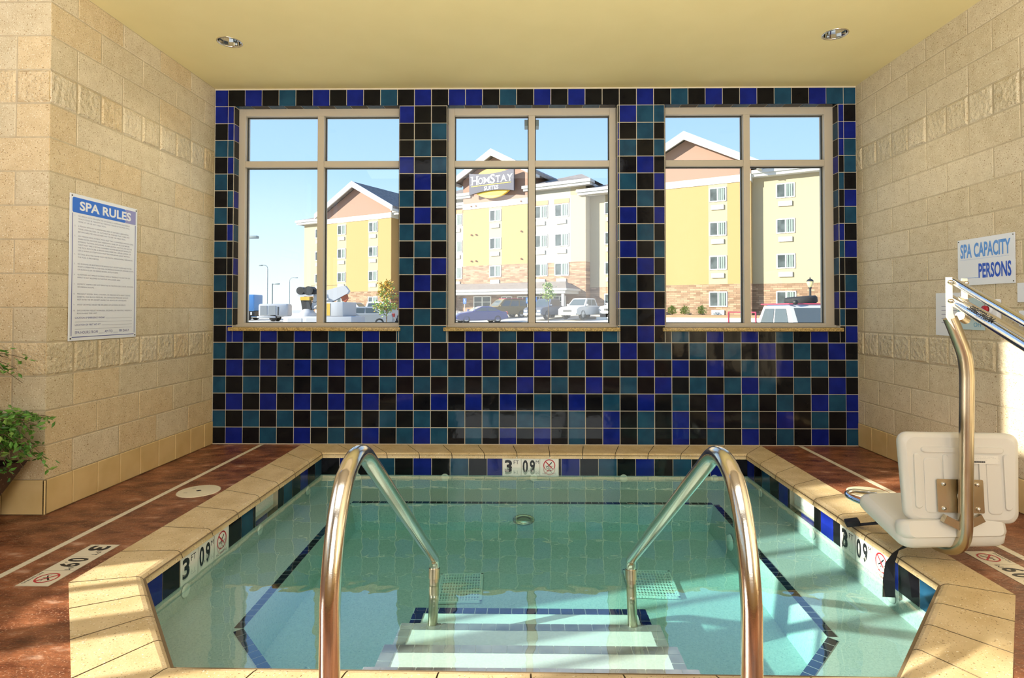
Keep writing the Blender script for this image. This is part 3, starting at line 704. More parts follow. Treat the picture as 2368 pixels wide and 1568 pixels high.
# lettering on the arm
axd = (A1 - A0).normalized(); side = Vector((-.63, -.77, .30)); side = (side - axd * side.dot(axd)).normalized(); upv = side.cross(axd)
if upv.z < 0: upv = -upv
b = MB(); b.text('SPECTRUM', A0 + axd * .235 + side * .0262 - upv * .010, axd, upv, .025, 'black_ink', w=.25, bold=.03); b.text('Aquatics', A0 + axd * .345 + side * .0255 - upv * .017, axd, upv, .009, 'black_ink', w=.11)
tag(b.build('lettering', arm), 'black lettering along the arm')
b = MB(); b.tube([A0 + Vector((.03, .012, .0)), A1 + Vector((.035, .0, .0))], .0215, 'steel', 16); b.build('second_arm', lift)
b = MB(); b.tube([U0, U1], .0170, 'chrome', 18); b.build('upper_arm', lift)
# hinge plates either side of the arms
for dx, yy, nm in ((-.030, 2.70, 0), (.115, 2.80, 1)):
    b = MB(); x0 = 1.978 + dx; 
    pts = [(-.013, .115), (.013, .115), (.014, -.05), (.040, -.115), (.026, -.135), (-.013, -.07)] if nm == 0 else [(-.013, .115), (.013, .115), (.013, -.09), (.0, -.10), (-.013, -.09)]
    b.prism([(p[0], p[1]) for p in pts], (x0, yy + .004, 1.245), X_, Z_, .008, 'hinge_cream')
    h_ = tag(b.build('hinge_plate', lift), 'cream painted hinge plate')
    for zz in (.092, 0.005):
        c = MB(); c.lathe([(.0, .016), (.009, .016), (.011, 0)], (x0, yy - .003, 1.245 + zz), 'steel', 10, (0, -1, 0)); c.lathe([(.0, .022), (.005, .022), (.005, .01)], (x0, yy - .003, 1.245 + zz), 'steel', 8, (0, -1, 0)); c.build('bolt', h_)
    if nm:
        c = MB(); c.cyl((2.05, yy - .03, 1.245 + .092), (x0, yy, 1.245 + .092), .011, 'steel', 12); c.build('pivot', h_); c = MB(); c.cyl((2.04, yy - .04, 1.18), (x0 + .005, yy, 1.16), .02, 'steel_worn', 14); c.build('pivot', h_)
# mast
b = MB(); b.tube([(A1.x, A1.y, 0), (A1.x, A1.y, 1.16)], .04, 'steel', 20); b.lathe([(.04, .03), (.075, .02), (.08, 0)], (A1.x, A1.y, 0), 'steel', 24); b.build('mast', lift)
# seat: moulded shells
def shell(b, o, xd, yd, outline, th, m, ins=.022, bulge=0):
    """rounded slab: outline in the (xd, yd) plane thickened with soft rims"""
    o = Vector(o); xd = Vector(xd); yd = Vector(yd); nd = xd.cross(yd).normalized(); k = len(outline)
    cx_ = sum(p[0] for p in outline) / k; cy_ = sum(p[1] for p in outline) / k
    lay = [(ins, -th / 2), (ins * .35, -th / 2 + th * .12), (0, -th * .2), (0, th * .2), (ins * .35, th / 2 - th * .12), (ins, th / 2)]; vs_ = []
    for d_, z in lay:
        for p in outline:
            v_ = Vector((p[0] - cx_, p[1] - cy_)); L_ = v_.length; v_ = v_ * ((L_ - d_) / L_)
            vs_.append(o + xd * (cx_ + v_.x) + yd * (cy_ + v_.y) + nd * z)
    fs = [(i * k + j, i * k + (j + 1) % k, (i + 1) * k + (j + 1) % k, (i + 1) * k + j) for i in range(len(lay) - 1) for j in range(k)]
    b.add(vs_, fs, m, True)
    b.add(vs_[:k], [tuple(reversed(range(k)))], m, True); b.add(vs_[-k:], [tuple(range(k))], m, True)
def rrect(x0, x1, y0, y1, r, n=5, taper=0):
    pts = []
    for cx_, cy_, a0 in ((x1 - r, y1 - r, 0), (x0 + r, y1 - r, 90), (x0 + r, y0 + r, 180), (x1 - r, y0 + r, 270)):
        for k in range(n + 1): a = R(a0 + 90 * k / n); x_ = cx_ + r * math.cos(a); y_ = cy_ + r * math.sin(a); pts.append((x_ * (1 - taper * (y1 - y_) / (y1 - y0)), y_))
    return pts
sb = Matrix.Rotation(R(-4), 3, 'Z')
bx, bz = sb @ X_, Vector((0, .05, 1)).normalized()
so = Vector((2.052, 2.80, .405))
b = MB(); shell(b, so, bx, bz, rrect(-.272, .272, -.205, .214, .05, 6, .07), .055, 'white_plastic', .03)
nb = bx.cross(bz).normalized()
for pts in (rrect(-.215, -.185, -.14, .12, .014), rrect(.185, .215, -.14, .12, .014), rrect(-.18, .19, .125, .15, .012), rrect(-.085, -.06, -.02, .115, .012), rrect(.075, .10, -.02, .115, .012)):
    shell(b, so + nb * .028, bx, bz, pts, .014, 'white_plastic', .006)
for x0, x1, z0, z1 in ((-.17, -.09, -.16, .10), (.11, .175, -.16, .10)): shell(b, so + nb * .027, bx, bz, rrect(x0, x1, z0, z1, .02), .008, 'white_plastic', .006)
tag(b.build('seat_back', lift), 'white moulded plastic backrest')
b = MB()
sy = (sb @ Vector((-.09, .97, .225))).normalized(); sxx = (bx - sy * bx.dot(sy)).normalized(); sp = Vector((2.005, 2.945, .165))
shell(b, sp, sxx, sy, rrect(-.255, .25, -.20, .185, .05, 6), .085, 'white_plastic', .035)
shell(b, sp + Vector((.0, -.155, .010)), sxx, Vector((0, .3, 1)).normalized(), rrect(-.253, .248, -.045, .04, .03), .09, 'white_plastic', .03)
tag(b.build('seat', lift), 'white moulded plastic seat pan')
# back plate, bolts, V bracket
pl = so + nb * .037 + bx * -.018 + bz * -.075
b = MB(); b.prism(rrect(-.103, .103, -.077, .077, .006, 3), pl, bx, bz, .005, 'steel_worn'); bp_ = tag(b.build('back_plate', lift), 'brushed steel mounting plate')
for u, w in ((-.075, .055), (.075, .055), (-.077, -.058), (.075, -.058)):
    c = MB(); c.lathe([(.010, 0), (.009, .005), (.0, .008)], pl + bx * u + bz * w + nb * .005, 'chrome', 12, nb); c.build('bolt', bp_)
b = MB(); b.cyl(pl + nb * .004, Vector((2.034, 2.74, pl.z)), .020, 'steel', 16); b.build('stub', lift)
b = MB()
for sgn in (-1, 1):
    c0_ = pl + bz * -.145 + nb * .010 + bx * .0; ang = R(27) * sgn; xd = (bx * math.cos(ang) + bz * math.sin(ang)) * sgn
    for d_, w_ in ((0.02, 'steel_worn'),): b.prism([(.0, -.018), (.105, -.018), (.105, .018), (0, .018)] if sgn > 0 else [(0, -.018), (0, .018), (.105, .018), (.105, -.018)], c0_, xd, (bz * math.cos(ang) - bx * math.sin(ang)), .03 * (-1), 'steel_worn')
tag(b.build('bracket', lift), 'V shaped steel bracket below the plate')
# sticker
b = MB(); q = so + nb * .0345 + bx * .045 + bz * .075
b.prism([(0, 0), (.115, 0), (.115, .04), (0, .04)], q, bx, bz, .001, 'marker_cool')
for k in range(3): b.text(('PART NO 000', 'MADE IN THE U.S.A.', 'SEAT ASSY')[k] if False else ('----- -- ----', '-------- --', '---- ------')[k], q + bx * .006 + bz * (.031 - .007 * k) + nb * .0014, bx, bz, .004, 'black_ink', w=(.09, .10, .06)[k])
for k in range(18): b.prism([(0, 0), (.0012 + .001 * (k % 3), 0), (.0012 + .001 * (k % 3), .008), (0, .008)], q + bx * (.006 + k * .0028) + bz * .005 + nb * .0012, bx, bz, .0004, 'black_ink')
tag(b.build('sticker', lift), 'small barcode sticker on the backrest')
# foot rest hoop
b = MB(); P = [(1.83, 3.0, .14), (1.80, 3.10, .165)] + [tuple(p) for p in bez((1.79, 3.16, .17), (1.735, 3.30, .175), (1.85, 3.32, .18), 8)] + [(1.95, 3.28, .18)]
b.tube(P, .0125, 'chrome', 12); tag(b.build('foot_rest', lift), 'chrome hoop in front of the seat')
# belts
def ribbon(b, pts, w, wd, m, th=.0025):
    """flat webbing through pts; w = half width; wd = width direction per point"""
    vs_ = []; fs = []
    for p, d_ in zip(pts, wd):
        p = Vector(p); d_ = Vector(d_).normalized() * w
        vs_ += [p - d_, p + d_]
    for i in range(len(pts) - 1): fs.append((2 * i, 2 * i + 1, 2 * i + 3, 2 * i + 2))
    up = [v + Vector((-.3, -.6, .7)).normalized() * th for v in vs_]; k = len(vs_)
    b.add(vs_ + up, fs + [tuple(i + k for i in reversed(f)) for f in fs] + [(2 * i, 2 * i + 2, k + 2 * i + 2, k + 2 * i) for i in range(len(pts) - 1)] + [(2 * i + 1, 2 * i + 3, k + 2 * i + 3, k + 2 * i + 1) for i in range(len(pts) - 1)], m, False)
b = MB()
pts = [(1.99, 2.85, .095), (1.93, 2.86, .085), (1.86, 2.87, .060), (1.80, 2.875, .022), (1.772, 2.875, -.03), (1.762, 2.87, -.115), (1.757, 2.865, -.195)]
ribbon(b, pts, .029, [(.1, 1, .1), (.2, 1, .1), (.5, .9, 0), (.8, .5, 0), (.93, .2, 0), (.97, -.05, 0), (.98, -.1, 0)], 'black_strap')
tag(b.build('belt', lift), 'long black belt end hanging over the coping')
b = MB()
pts = [(1.95, 3.10, .095), (1.89, 3.19, .045), (1.83, 3.25, .014), (1.79, 3.275, .004), (1.768, 3.28, -.04), (1.757, 3.28, -.12)]
ribbon(b, pts, .020, [(0, 1, .1), (.1, 1, 0), (.4, .9, 0), (.6, .8, 0), (.6, .8, 0), (.6, .8, 0)], 'black_strap')
b.M = Matrix.Translation((1.805, 3.265, .022)) @ Matrix.Rotation(R(-18), 4, 'Z') @ Matrix.Rotation(R(-14), 4, 'Y'); b.rbox(-.036, .036, -.030, .030, -.016, .016, .006, 'black_strap')
tag(b.build('belt', lift), 'short black belt with buckle over the coping')

# ------------------------------------------------------------------ signs on the walls
sg = thing('wall_sign', 'tall white SPA RULES sign with blue header on the left wall', 'sign', (XL + .008, 3.835, 1.01), group='signs on the block walls')
Wd, Ht = .612, .922; o = Vector((XL + .006, 3.528, 1.013))
b = MB(); b.prism([(0, 0), (Wd, 0), (Wd, Ht), (0, Ht)], o, Y_, Z_, .004, 'sign_white'); b.build('panel', sg)
f = o + X_ * .0045
b = MB(); b.prism(rrect(.018, Wd * .8, .805, .900, .012), f, Y_, Z_, .0006, 'sign_blue'); b.prism(rrect(Wd * .8, Wd - .018, .805, .900, .002), f, Y_, Z_, .0006, 'sign_blue_faded'); 
b.text('SPA RULES', f + Y_ * .075 + Z_ * .826 + X_ * .001, Y_, Z_, .055, 'sign_white', w=.47, bold=.03); hd = tag(b.build('header', sg), 'blue header with white SPA RULES lettering')
b = MB()
for x0, x1, z0, z1 in ((.018, .0225, .03, .80), (Wd - .0225, Wd - .018, .03, .80), (.025, Wd - .025, .020, .0245)): b.prism([(x0, z0), (x1, z0), (x1, z1), (x0, z1)], f, Y_, Z_, .0005, 'ink_blue')
b.build('border', sg)
rules = [['NO PERSON WITH OR SUSPECTED OF HAVING A COMMUNICABLE DISEASE', 'WHICH COULD BE TRANSMITTED THROUGH THE USE OF THE POOL SHALL', 'WORK AT OR USE ANY PUBLIC POOL.'],
 ['A PERSON WITH ANY CONSIDERABLE AREA OF EXPOSED SUBEPIDERMAL', 'TISSUE, OPEN BLISTERS, OR CUTS MUST BE WARNED THAT THESE MAY', 'BECOME INFECTED AND ADVISED NOT TO USE THE PUBLIC POOL.'],
 ['ANY PERSON USING A PUBLIC POOL MUST TAKE A CLEANSING SHOWER USING', 'WARM WATER AND SOAP AND THOROUGHLY RINSE OFF ALL SOAP BEFORE', 'ENTERING THE POOL ENCLOSURE. A USER LEAVING THE POOL TO USE THE', 'TOILET MUST TAKE A SECOND CLEANSING SHOWER BEFORE RETURNING TO', 'THE POOL ENCLOSURE. A PERSON WHO EXERCISES, APPLIES LOTION, OR', 'USES A SAUNA OR STEAM ROOM MUST SHOWER BEFORE USING THE POOL.'],
 ['SPITTING, SPOUTING WATER FROM THE MOUTH, AND BLOWING THE NOSE IN', 'THE POOL IS PROHIBITED.'],
 ['NO RUNNING OR BOISTEROUS OR ROUGH PLAY, EXCEPT SUPERVISED WATER', 'SPORTS, IS PERMITTED IN THE POOL, IN DRESSING ROOMS OR SHOWER ROOMS,', 'ON RUNWAYS, ON THE DIVING BOARD, OR PLATFORMS.'],
 ['GLASSWARE AND SIMILAR MATERIALS WITH A TENDENCY TO SHATTER ON', 'IMPACT IS NOT ALLOWED IN THE POOL ENCLOSURE AREA.'],
 ['DOMESTIC ANIMALS ARE NOT PERMITTED IN THE POOL ENCLOSURE, SHOWERS,', 'OR DRESSING ROOMS.'],
 ['PREGNANT WOMEN, SMALL CHILDREN, OR PERSONS WITH HEART DISEASE,', 'DIABETES, HIGH BLOOD PRESSURE, OR LOW BLOOD PRESSURE SHOULD', 'NOT ENTER THE SPA EXCEPT UNDER THE ADVICE OF A PHYSICIAN.'],
 ['AVOID USE WHILE UNDER THE INFLUENCE OF ALCOHOL OR DRUGS.'],
 ['EXPOSURE MAY RESULT IN NAUSEA, DIZZINESS, OR FAINTING. OBSERVE A', 'REASONABLE TIME LIMIT.']]
b = MB(); z = .782; ch = .0088
zs = [.782, .718, .655, .540, .480, .412, .352, .290, .222, .185]
for k, para in enumerate(rules):
    z = zs[k]; ink = 'ink_grey'
    b.text('%d.' % (k + 1), f + Y_ * .036 + Z_ * z + X_ * .0004, Y_, Z_, ch, ink)
    for ln in para:
        b.text(ln, f + Y_ * .065 + Z_ * z + X_ * .0004, Y_, Z_, ch, ink, w=min(.515, len(ln) * .0078)); z -= .0182
for tx, z, w in (('LOCATION OF EMERGENCY PHONE', .138, .25), ('LOCATION OF FIRST AID KIT', .093, .215)):
    b.text(tx, f + Y_ * .05 + Z_ * z + X_ * .0004, Y_, Z_, .011, 'ink_blue', w=w)
    b.prism([(.06 + w, z), (Wd - .045, z), (Wd - .045, z + .0015), (.06 + w, z + .0015)], f, Y_, Z_, .0004, 'ink_grey'); b.prism([(.05, z - .022), (Wd - .045, z - .022), (Wd - .045, z - .0205), (.05, z - .0205)], f, Y_, Z_, .0004, 'ink_grey')
b.text('SPA HOURS FROM ____ AM TO ____ PM DAILY', f + Y_ * .05 + Z_ * .042 + X_ * .0004, Y_, Z_, .017, 'ink_blue', w=.49)
tag(b.build('rules_text', sg), 'ten lines of printed rules and blanks')
for u, w in ((.014, .908), (Wd - .014, .908), (.014, .014), (Wd - .014, .014)):
    b = MB(); b.lathe([(.005, 0), (.004, .003), (0, .004)], f + Y_ * u + Z_ * w, 'gasket', 8, X_); b.build('screw', sg)
# capacity sign (right wall: reads along -Y)
def rwall(y, z, d=.006): return Vector((XR - d, y, z))
sg = thing('wall_sign', 'white SPA CAPACITY PERSONS sign in blue on the right wall', 'sign', rwall(3.73, 1.372), group='signs on the block walls')
o = rwall(3.960, 1.372); Wd, Ht = .462, .306; nx = -X_
b = MB(); b.prism([(0, 0), (Wd, 0), (Wd, Ht), (0, Ht)], o, -Y_, Z_, .003, 'sign_white'); b.build('panel', sg)
f = o + nx * .0036
b = MB(); b.text('SPA', f - Y_ * .025 + Z_ * .185, -Y_, Z_, .088, 'ink_sky', w=.10, bold=.03); b.text('CAPACITY', f - Y_ * .142 + Z_ * .185, -Y_, Z_, .088, 'ink_sky', w=.17 + .12, bold=.03)
b.text('PERSONS', f - Y_ * .180 + Z_ * .048, -Y_, Z_, .088, 'ink_bright', w=.255, bold=.03)
for k in range(38):
    for (u0, z) in ((.025 + .0105 * k, .168), (.025 + .004 * k, .046)):
        if u0 < .43: b.prism([(u0, z), (u0 + .005, z + .0025), (u0 + .005, z + .004), (u0, z + .0015)], f, -Y_, Z_, .0003, 'ink_sky')
tag(b.build('lettering', sg), 'blue SPA CAPACITY and PERSONS lettering')
for u, w in ((.01, Ht - .012), (Wd - .012, Ht - .012), (Wd - .012, .012)):
    b = MB(); b.lathe([(.004, 0), (.003, .002), (0, .003)], f - Y_ * u + Z_ * w, 'gasket', 8, nx); b.build('screw', sg)
# laminated sheet
sg = thing('notice_sheet', 'glossy laminated sheet taped to the right wall behind the lift hinge', 'notice', rwall(4.06, 1.028))
b = MB(); b.prism([(0, 0), (.24, -.004), (.238, .296), (.004, .298)], rwall(4.185, 1.03, .004), -Y_, Z_, .002, 'paper'); b.build('sheet', sg)
b = MB()
for k, l in enumerate((.12, .15, .10, .13, .08)): b.prism([(.06, .20 - k * .028), (.06 + l, .20 - k * .028), (.06 + l, .205 - k * .028), (.06, .205 - k * .028)], rwall(4.185, 1.03, .0063), -Y_, Z_, .0003, 'ink_grey')
b.build('print', sg)
sg = thing('wall_sign', 'pale blue emergency spa shut off sign behind the lift arms', 'sign', rwall(3.83, 1.075), group='signs on the block walls')
b = MB(); o = rwall(3.975, 1.078); b.prism([(0, 0), (.24, 0), (.24, .21), (0, .21)], o, -Y_, Z_, .004, 'pale_blue'); b.build('panel', sg)
b = MB(); f = o + nx * .0046
for tx, z, u, w in (('EMERGENCY', .105, .015, .21), ('SPA SHUT', .062, .105, .12), ('OFF', .020, .150, .07)): b.text(tx, f - Y_ * u + Z_ * z, -Y_, Z_, .028, 'ink_aqua', w=w)
b.build('lettering', sg)
# emergency button
sg = thing('emergency_button', 'red emergency push button on a white wall box behind the lift arms', 'button', rwall(3.66, 1.10))
b = MB(); b.rbox(XR - .035, XR - .004, 3.605, 3.70, 1.135, 1.275, .006, 'sign_white'); b.build('box', sg)
b = MB(); c = (XR - .035, 3.668, 1.213); b.lathe([(.028, 0), (.028, .012), (.022, .014)], c, 'sign_white', 18, nx); b.build('collar', sg)
b = MB(); b.lathe([(.018, .0), (.018, .02), (.024, .022), (.023, .032), (0, .034)], c, 'red_button', 18, nx); tag(b.build('push_button', sg), 'red mushroom push button')
b = MB(); o = rwall(3.485, 1.255); b.prism([(0, 0), (.21, 0), (.21, .115), (0, .115)], o, -Y_, Z_, .003, 'sign_white'); tag(b.build('wall_card'), 'blank looking white card at the right frame edge beside the capacity sign', 'card')
b = MB(); b.rbox(XR - .03, XR - .003, 3.33, 3.455, 1.11, 1.205, .005, 'sign_white'); tag(b.build('switch_plate'), 'small white wall plate at the right frame edge below the card', 'switch')

# ------------------------------------------------------------------ ceiling lights and deck lids
for x, y, lb in ((-2.245, 4.262, 'recessed chrome downlight in the left part of the ceiling'), (2.225, 4.19, 'recessed chrome downlight in the right part of the ceiling')):
    t_ = thing('downlight', lb, 'ceiling light', (x, y, ZT), group='ceiling downlights')
    b = MB(); b.lathe([(.090, 0), (.090, -.004), (.082, -.006), (.078, -.002), (.078, .004)], (x, y, ZT), 'steel', 36); b.build('trim_ring', t_)
    b = MB(); b.lathe([(.078, .003), (.075, .03), (.066, .07), (.050, .098), (.030, .11)], (x, y, ZT), 'chrome', 12, (0, 0, 1), False); b.build('reflector', t_)
    b = MB(); b.lathe([(.030, .112), (.028, .08), (.02, .066), (0, .062)], (x, y, ZT), 'lamp_glow', 20); b.build('bulb', t_)
    lamp('downlight_beam', 'SPOT', (x, y, ZT + .05), (0, 0, -1), energy=26, spot_size=R(110), spot_blend=.8, shadow_soft_size=.05, color=(1, .9, .7))
for x, y, lb in ((-2.196, 3.83, 'round cream skimmer lid set in the left deck'), (2.245, 3.86, 'round cream skimmer lid in the right deck behind the lift seat')):
    t_ = thing('skimmer_lid', lb, 'lid', (x, y, 0), group='skimmer lids in the deck')
    b = MB(); b.lathe([(.132, .0), (.131, .003), (.122, .0045), (.118, .003), (.112, .0045), (0, .005)], (x, y, .0), 'lid', 36); b.build('cover', t_)
    b = MB(); b.lathe([(.016, .0052), (.0, .0054)], (x, y, .0), 'dark_hole', 14); b.build('finger_hole', t_)
    for sg_ in (-1, 1): b = MB(); b.box(x - .06 - .012, x - .06 + .012, y + sg_ * .05 - .003, y + sg_ * .05 + .003, .005, .0056, 'niche'); b.build('mark', t_)

# ------------------------------------------------------------------ potted plant
pl_ = thing('potted_plant', 'small leaved green plant in a tapered dark brown pot', 'potted plant', (-3.19, 3.04, 0))
cx0, cy0 = -3.19, 3.04
b = MB()
def sq(h, z): return [(cx0 - h, cy0 - h, z), (cx0 + h, cy0 - h, z), (cx0 + h, cy0 + h, z), (cx0 - h, cy0 + h, z)]
rings = [sq(.13, 0), sq(.285, .335), sq(.265, .338), sq(.25, .30)]
for a, c in zip(rings, rings[1:]): b.add(a + c, [(i, (i + 1) % 4, 4 + (i + 1) % 4, 4 + i) for i in range(4)], 'pot')
b.poly(list(reversed(rings[0])), 'pot'); b.build('pot', pl_)
b = MB(); b.poly(sq(.252, .31), 'soil'); b.build('soil', pl_)
rl = random.Random(21); b = MB(); st = MB()
def leaf(b, p, d, l, w, m):
    d = d.normalized(); s_ = d.orthogonal().normalized(); s_ = (Matrix.Rotation(rl.uniform(0, 6.28), 3, d) @ s_); u_ = s_.cross(d)
    mid = p + d * l * .45 - u_ * w * .15
    b.add([p, mid + s_ * w / 2 + u_ * w * .2, p + d * l, mid - s_ * w / 2 + u_ * w * .2, mid], [(0, 4, 1), (1, 4, 2), (0, 3, 4), (4, 3, 2)], m)
def spray(start, mid, end, nl, lw=.042):
    path = bez(start, mid, end, 9); st.tube(path, [.004 - .0003 * i for i in range(10)], 'twig', 5, False)
    for k in range(nl):
        t = rl.uniform(.25, 1); i = min(8, int(t * 9)); p = path[i].lerp(path[i + 1], t * 9 - i) + Vector([rl.gauss(0, .018) for _ in range(3)]); p.y = min(p.y, YR - .05)
        d = Vector((rl.uniform(-1, 1), rl.uniform(-1, 1), rl.uniform(-1, .35))); leaf(b, p, d, rl.uniform(.7, 1.2) * lw, lw * .48, rl.choice(('leaf_a', 'leaf_b', 'leaf_b', 'leaf_c')))
st.tube(bez((cx0, cy0, .3), (cx0 - .03, cy0, .6), (cx0 - .02, cy0 + .03, 1.0), 6), .012, 'twig', 7)
for k in range(125):
    a = rl.uniform(0, 6.283); r_ = rl.uniform(.12, .50); e = Vector((cx0 + r_ * math.cos(a) + .13, cy0 + r_ * math.sin(a) * .8, rl.uniform(.31, .68) - .10 * r_))
    if e.y > YR - .05: e.y = YR - .05
    mid = Vector((cx0 + r_ * .55 * math.cos(a) + .06, cy0 + r_ * .55 * math.sin(a) * .8, .74 - .1 * r_))
    spray((cx0 + rl.uniform(-.05, .05), cy0 + rl.uniform(-.05, .05), .33), mid, e, 36)
for k in range(26):     # upper clump
    a = rl.uniform(-1.3, 1.3); r_ = rl.uniform(.1, .30); e = Vector((cx0 + r_ * math.cos(a) + .17, cy0 + r_ * math.sin(a) * .7, rl.uniform(.78, 1.0)))
    spray((cx0 - .02, cy0, .92), (cx0 + r_ * .6 * math.cos(a), cy0 + r_ * .5 * math.sin(a), 1.03), e, 16, .038)
b.build('foliage', pl_); st.build('stem', pl_)

# ================================================================== outdoors
AH = math.atan(.5458)
HB = Matrix.Translation((0, 58.1, 0)) @ Matrix.Rotation(-AH, 4, 'Z')      # hotel frame: x along the front, y into the building
def facade_q(x, y): return (58.1 - .5458 * x - y) * math.cos(AH)
GP = [(-260, .75), (0, .75), (3, .52), (10, .15), (50, -.42), (120, -.6)]
def gz(x, y):
    q = facade_q(x, y)
    for (a, za), (c, zc) in zip(GP, GP[1:]):
        if a <= q <= c: return za + (zc - za) * (q - a) / (c - a)
    return GP[-1][1]
bm = bmesh.new(); ss = [-400, -120, -60, -30, 0, 30, 60, 120, 300]; gv = {}
for i, s_ in enumerate(ss):
    for j, (q, z) in enumerate(GP): gv[i, j] = bm.verts.new(HB @ Vector((s_, -q, z)))
for i in range(len(ss) - 1):
    for j in range(len(GP) - 1): bm.faces.new((gv[i, j], gv[i, j + 1], gv[i + 1, j + 1], gv[i + 1, j]))
bmesh.ops.bisect_plane(bm, geom=bm.verts[:] + bm.edges[:] + bm.faces[:], plane_co=(0, 5.55, 0), plane_no=(0, -1, 0), clear_outer=True)
b = MB(); b.bmadd(bm, 'asphalt'); struct(b, 'parking_lot', 'pale sunlit parking lot outside the windows', 'ground')
b = MB(); b.M = HB
b.box(9.5, 30, -5.6, -5.3, .3, .60, 'kerb'); b.box(9.5, 30, -5.3, -.0, .3, .585, 'grass'); b.box(9.5, 30, -2.2, 0, .585, .78, 'mulch')
struct(b, 'trim_kerb', 'planted kerb strip at the foot of the hotel, right window', 'kerb')

# ---------------------------------------------------------------- hotel
hotel = thing('hotel_building', 'long yellow four storey hotel with gables and stone base', 'building', (0, 58.1, 0), -AH)
def hpart(name, b, label=None, parent=None):
    o = b.build(name, parent or hotel, local=True)
    return tag(o, label) if label else o
ZE = 12.55
def wall_seg(s0, s1, y, zt, stone, mt, thick=6):
    b = MB(); b.box(s0, s1, y, y + thick, .6, stone, 'stone_veneer'); b.box(s0, s1, y, y + thick, stone, zt, mt); return b
hpart('wall_section', wall_seg(-34.1, -29.3, .9, ZE, 3.4, 'render_pale'), 'pale yellow end section')
hpart('wall_section', wall_seg(-18.3, -14, 1.4, ZE, 3.4, 'render_pale'), 'pale recessed section')
hpart('wall_section', wall_seg(-14, -8, .55, 13.4, 5.9, 'render_cream'), 'cream section left of the sign gable')
hpart('wall_section', wall_seg(0, 5.95, .55, 13.4, 5.9, 'render_cream'), 'cream section right of the sign gable')
hpart('wall_section', wall_seg(5.95, 10.4, 1.6, ZE, 3.4, 'render_pale'), 'pale recessed section')
hpart('wall_section', wall_seg(21.0, 26.1, .9, ZE, 3.4, 'render_pale'), 'pale yellow end section')
b = MB(); b.box(4.35, 5.95, .53, .6, 5.9, 13.4, 'render_pale'); hpart('wall_panel', b)
def gable(s0, s1, zp, ztop, stone, cols, label):
    c = (s0 + s1) / 2
    b = wall_seg(s0, s1, 0, 11.95, stone, 'render_yellow', 7)
    for cc in cols: b.box(cc - .78, cc + .78, -.006, .0, stone, 11.95, 'render_pale')
    b.box(s0 - .02, s1 + .02, -.06, 7, 11.95, 12.55, 'trim_white')
    zs_ = zp - (c - s0) * .53
    b.prism([(s0, 12.55), (s1, 12.55), (s1, zs_), (c, zp), (s0, zs_)], (0, 7, 0), X_, Z_, 7.0, 'render_pink')
    o = hpart('gable_wall', b, label)
    ov = .85; ze = zp + .12 - (c - s0 + ov) * .53; t_ = .55
    r = MB(); yf = -.75
    for sg_ in (-1, 1):
        e = c + sg_ * (c - s0 + ov); tri = [(c, zp + .12), (e, ze), (e, ze + .32), (c, zp + .12 + .42)]
        if sg_ < 0: tri = tri[::-1]
        r.prism(tri, (0, 16, 0), X_, Z_, 16 - yf - .02, 'shingle')
    hpart('gable_roof', r, 'grey shingle gable roof')
    w = MB()
    for sg_ in (-1, 1):
        e = c + sg_ * (c - s0 + ov + .05); tri = [(c, zp - .15), (e, ze - .25), (e, ze + .36), (c, zp + .58)]
        if sg_ < 0: tri = tri[::-1]
        w.prism(tri, (0, yf + .02, 0), X_, Z_, .16, 'trim_white')
        x0, x1 = sorted((e, e - sg_ * .35)); w.box(x0, x1, yf, .6, ze - .25, ze + .0, 'trim_white')
    hpart('fascia', w, 'white rake boards')
gable(-29.3, -18.3, 16.1, 0, 3.4, (-26.3, -21.1), 'yellow gable wall, left')
gable(-8.1, .0, 17.3, 0, 5.9, (-4.0,), 'yellow gable wall carrying the sign')
gable(10.4, 21.0, 16.1, 0, 3.4, (13.1, 18.35), 'yellow gable wall, right')
# eaves and hip roofs
def hip(s0, s1, y0, y1, ze, zr, label):
    ov = .7; e = MB(); e.box(s0 - ov, s1 + ov, y0 - ov, y0 + .3, ze - .25, ze, 'trim_white'); e.box(s0 - ov - .12, s1 + ov + .12, y0 - ov - .14, y0 + .3, ze, ze + .28, 'trim_white')
    e.box(s0 - ov, s0, y0, y1, ze - .25, ze, 'trim_white'); e.box(s1, s1 + ov, y0, y1, ze - .25, ze, 'trim_white')
    hpart('eave', e, 'white eave with gutter')
    r = MB(); d = (y1 - y0) / 2; a = (s0 - ov - .1, s1 + ov + .1, y0 - ov - .1, y1 + ov); k = min(d, (s1 - s0) / 2) ; z = ze + .28
    A = [(a[0], a[2], z), (a[1], a[2], z), (a[1], a[3], z), (a[0], a[3], z)]; Rg = [(s0 + k, y0 + d, zr), (s1 - k, y0 + d, zr)]
    r.add(A + Rg, [(0, 1, 5, 4), (1, 2, 5), (2, 3, 4, 5), (3, 0, 4)], 'shingle'); hpart('roof', r, label)
hip(-34.1, -8, .9, 17, ZE, 15.6, 'grey shingle hip roof, left wing'); hip(5.95, 26.1, .9, 17, ZE, 15.6, 'grey shingle hip roof, right wing')
hip(-14, -7.8, .55, 12, 13.45, 15.9, 'raised hip roof left of the sign'); hip(.1, 5.95, .55, 12, 13.45, 15.9, 'raised hip roof right of the sign')
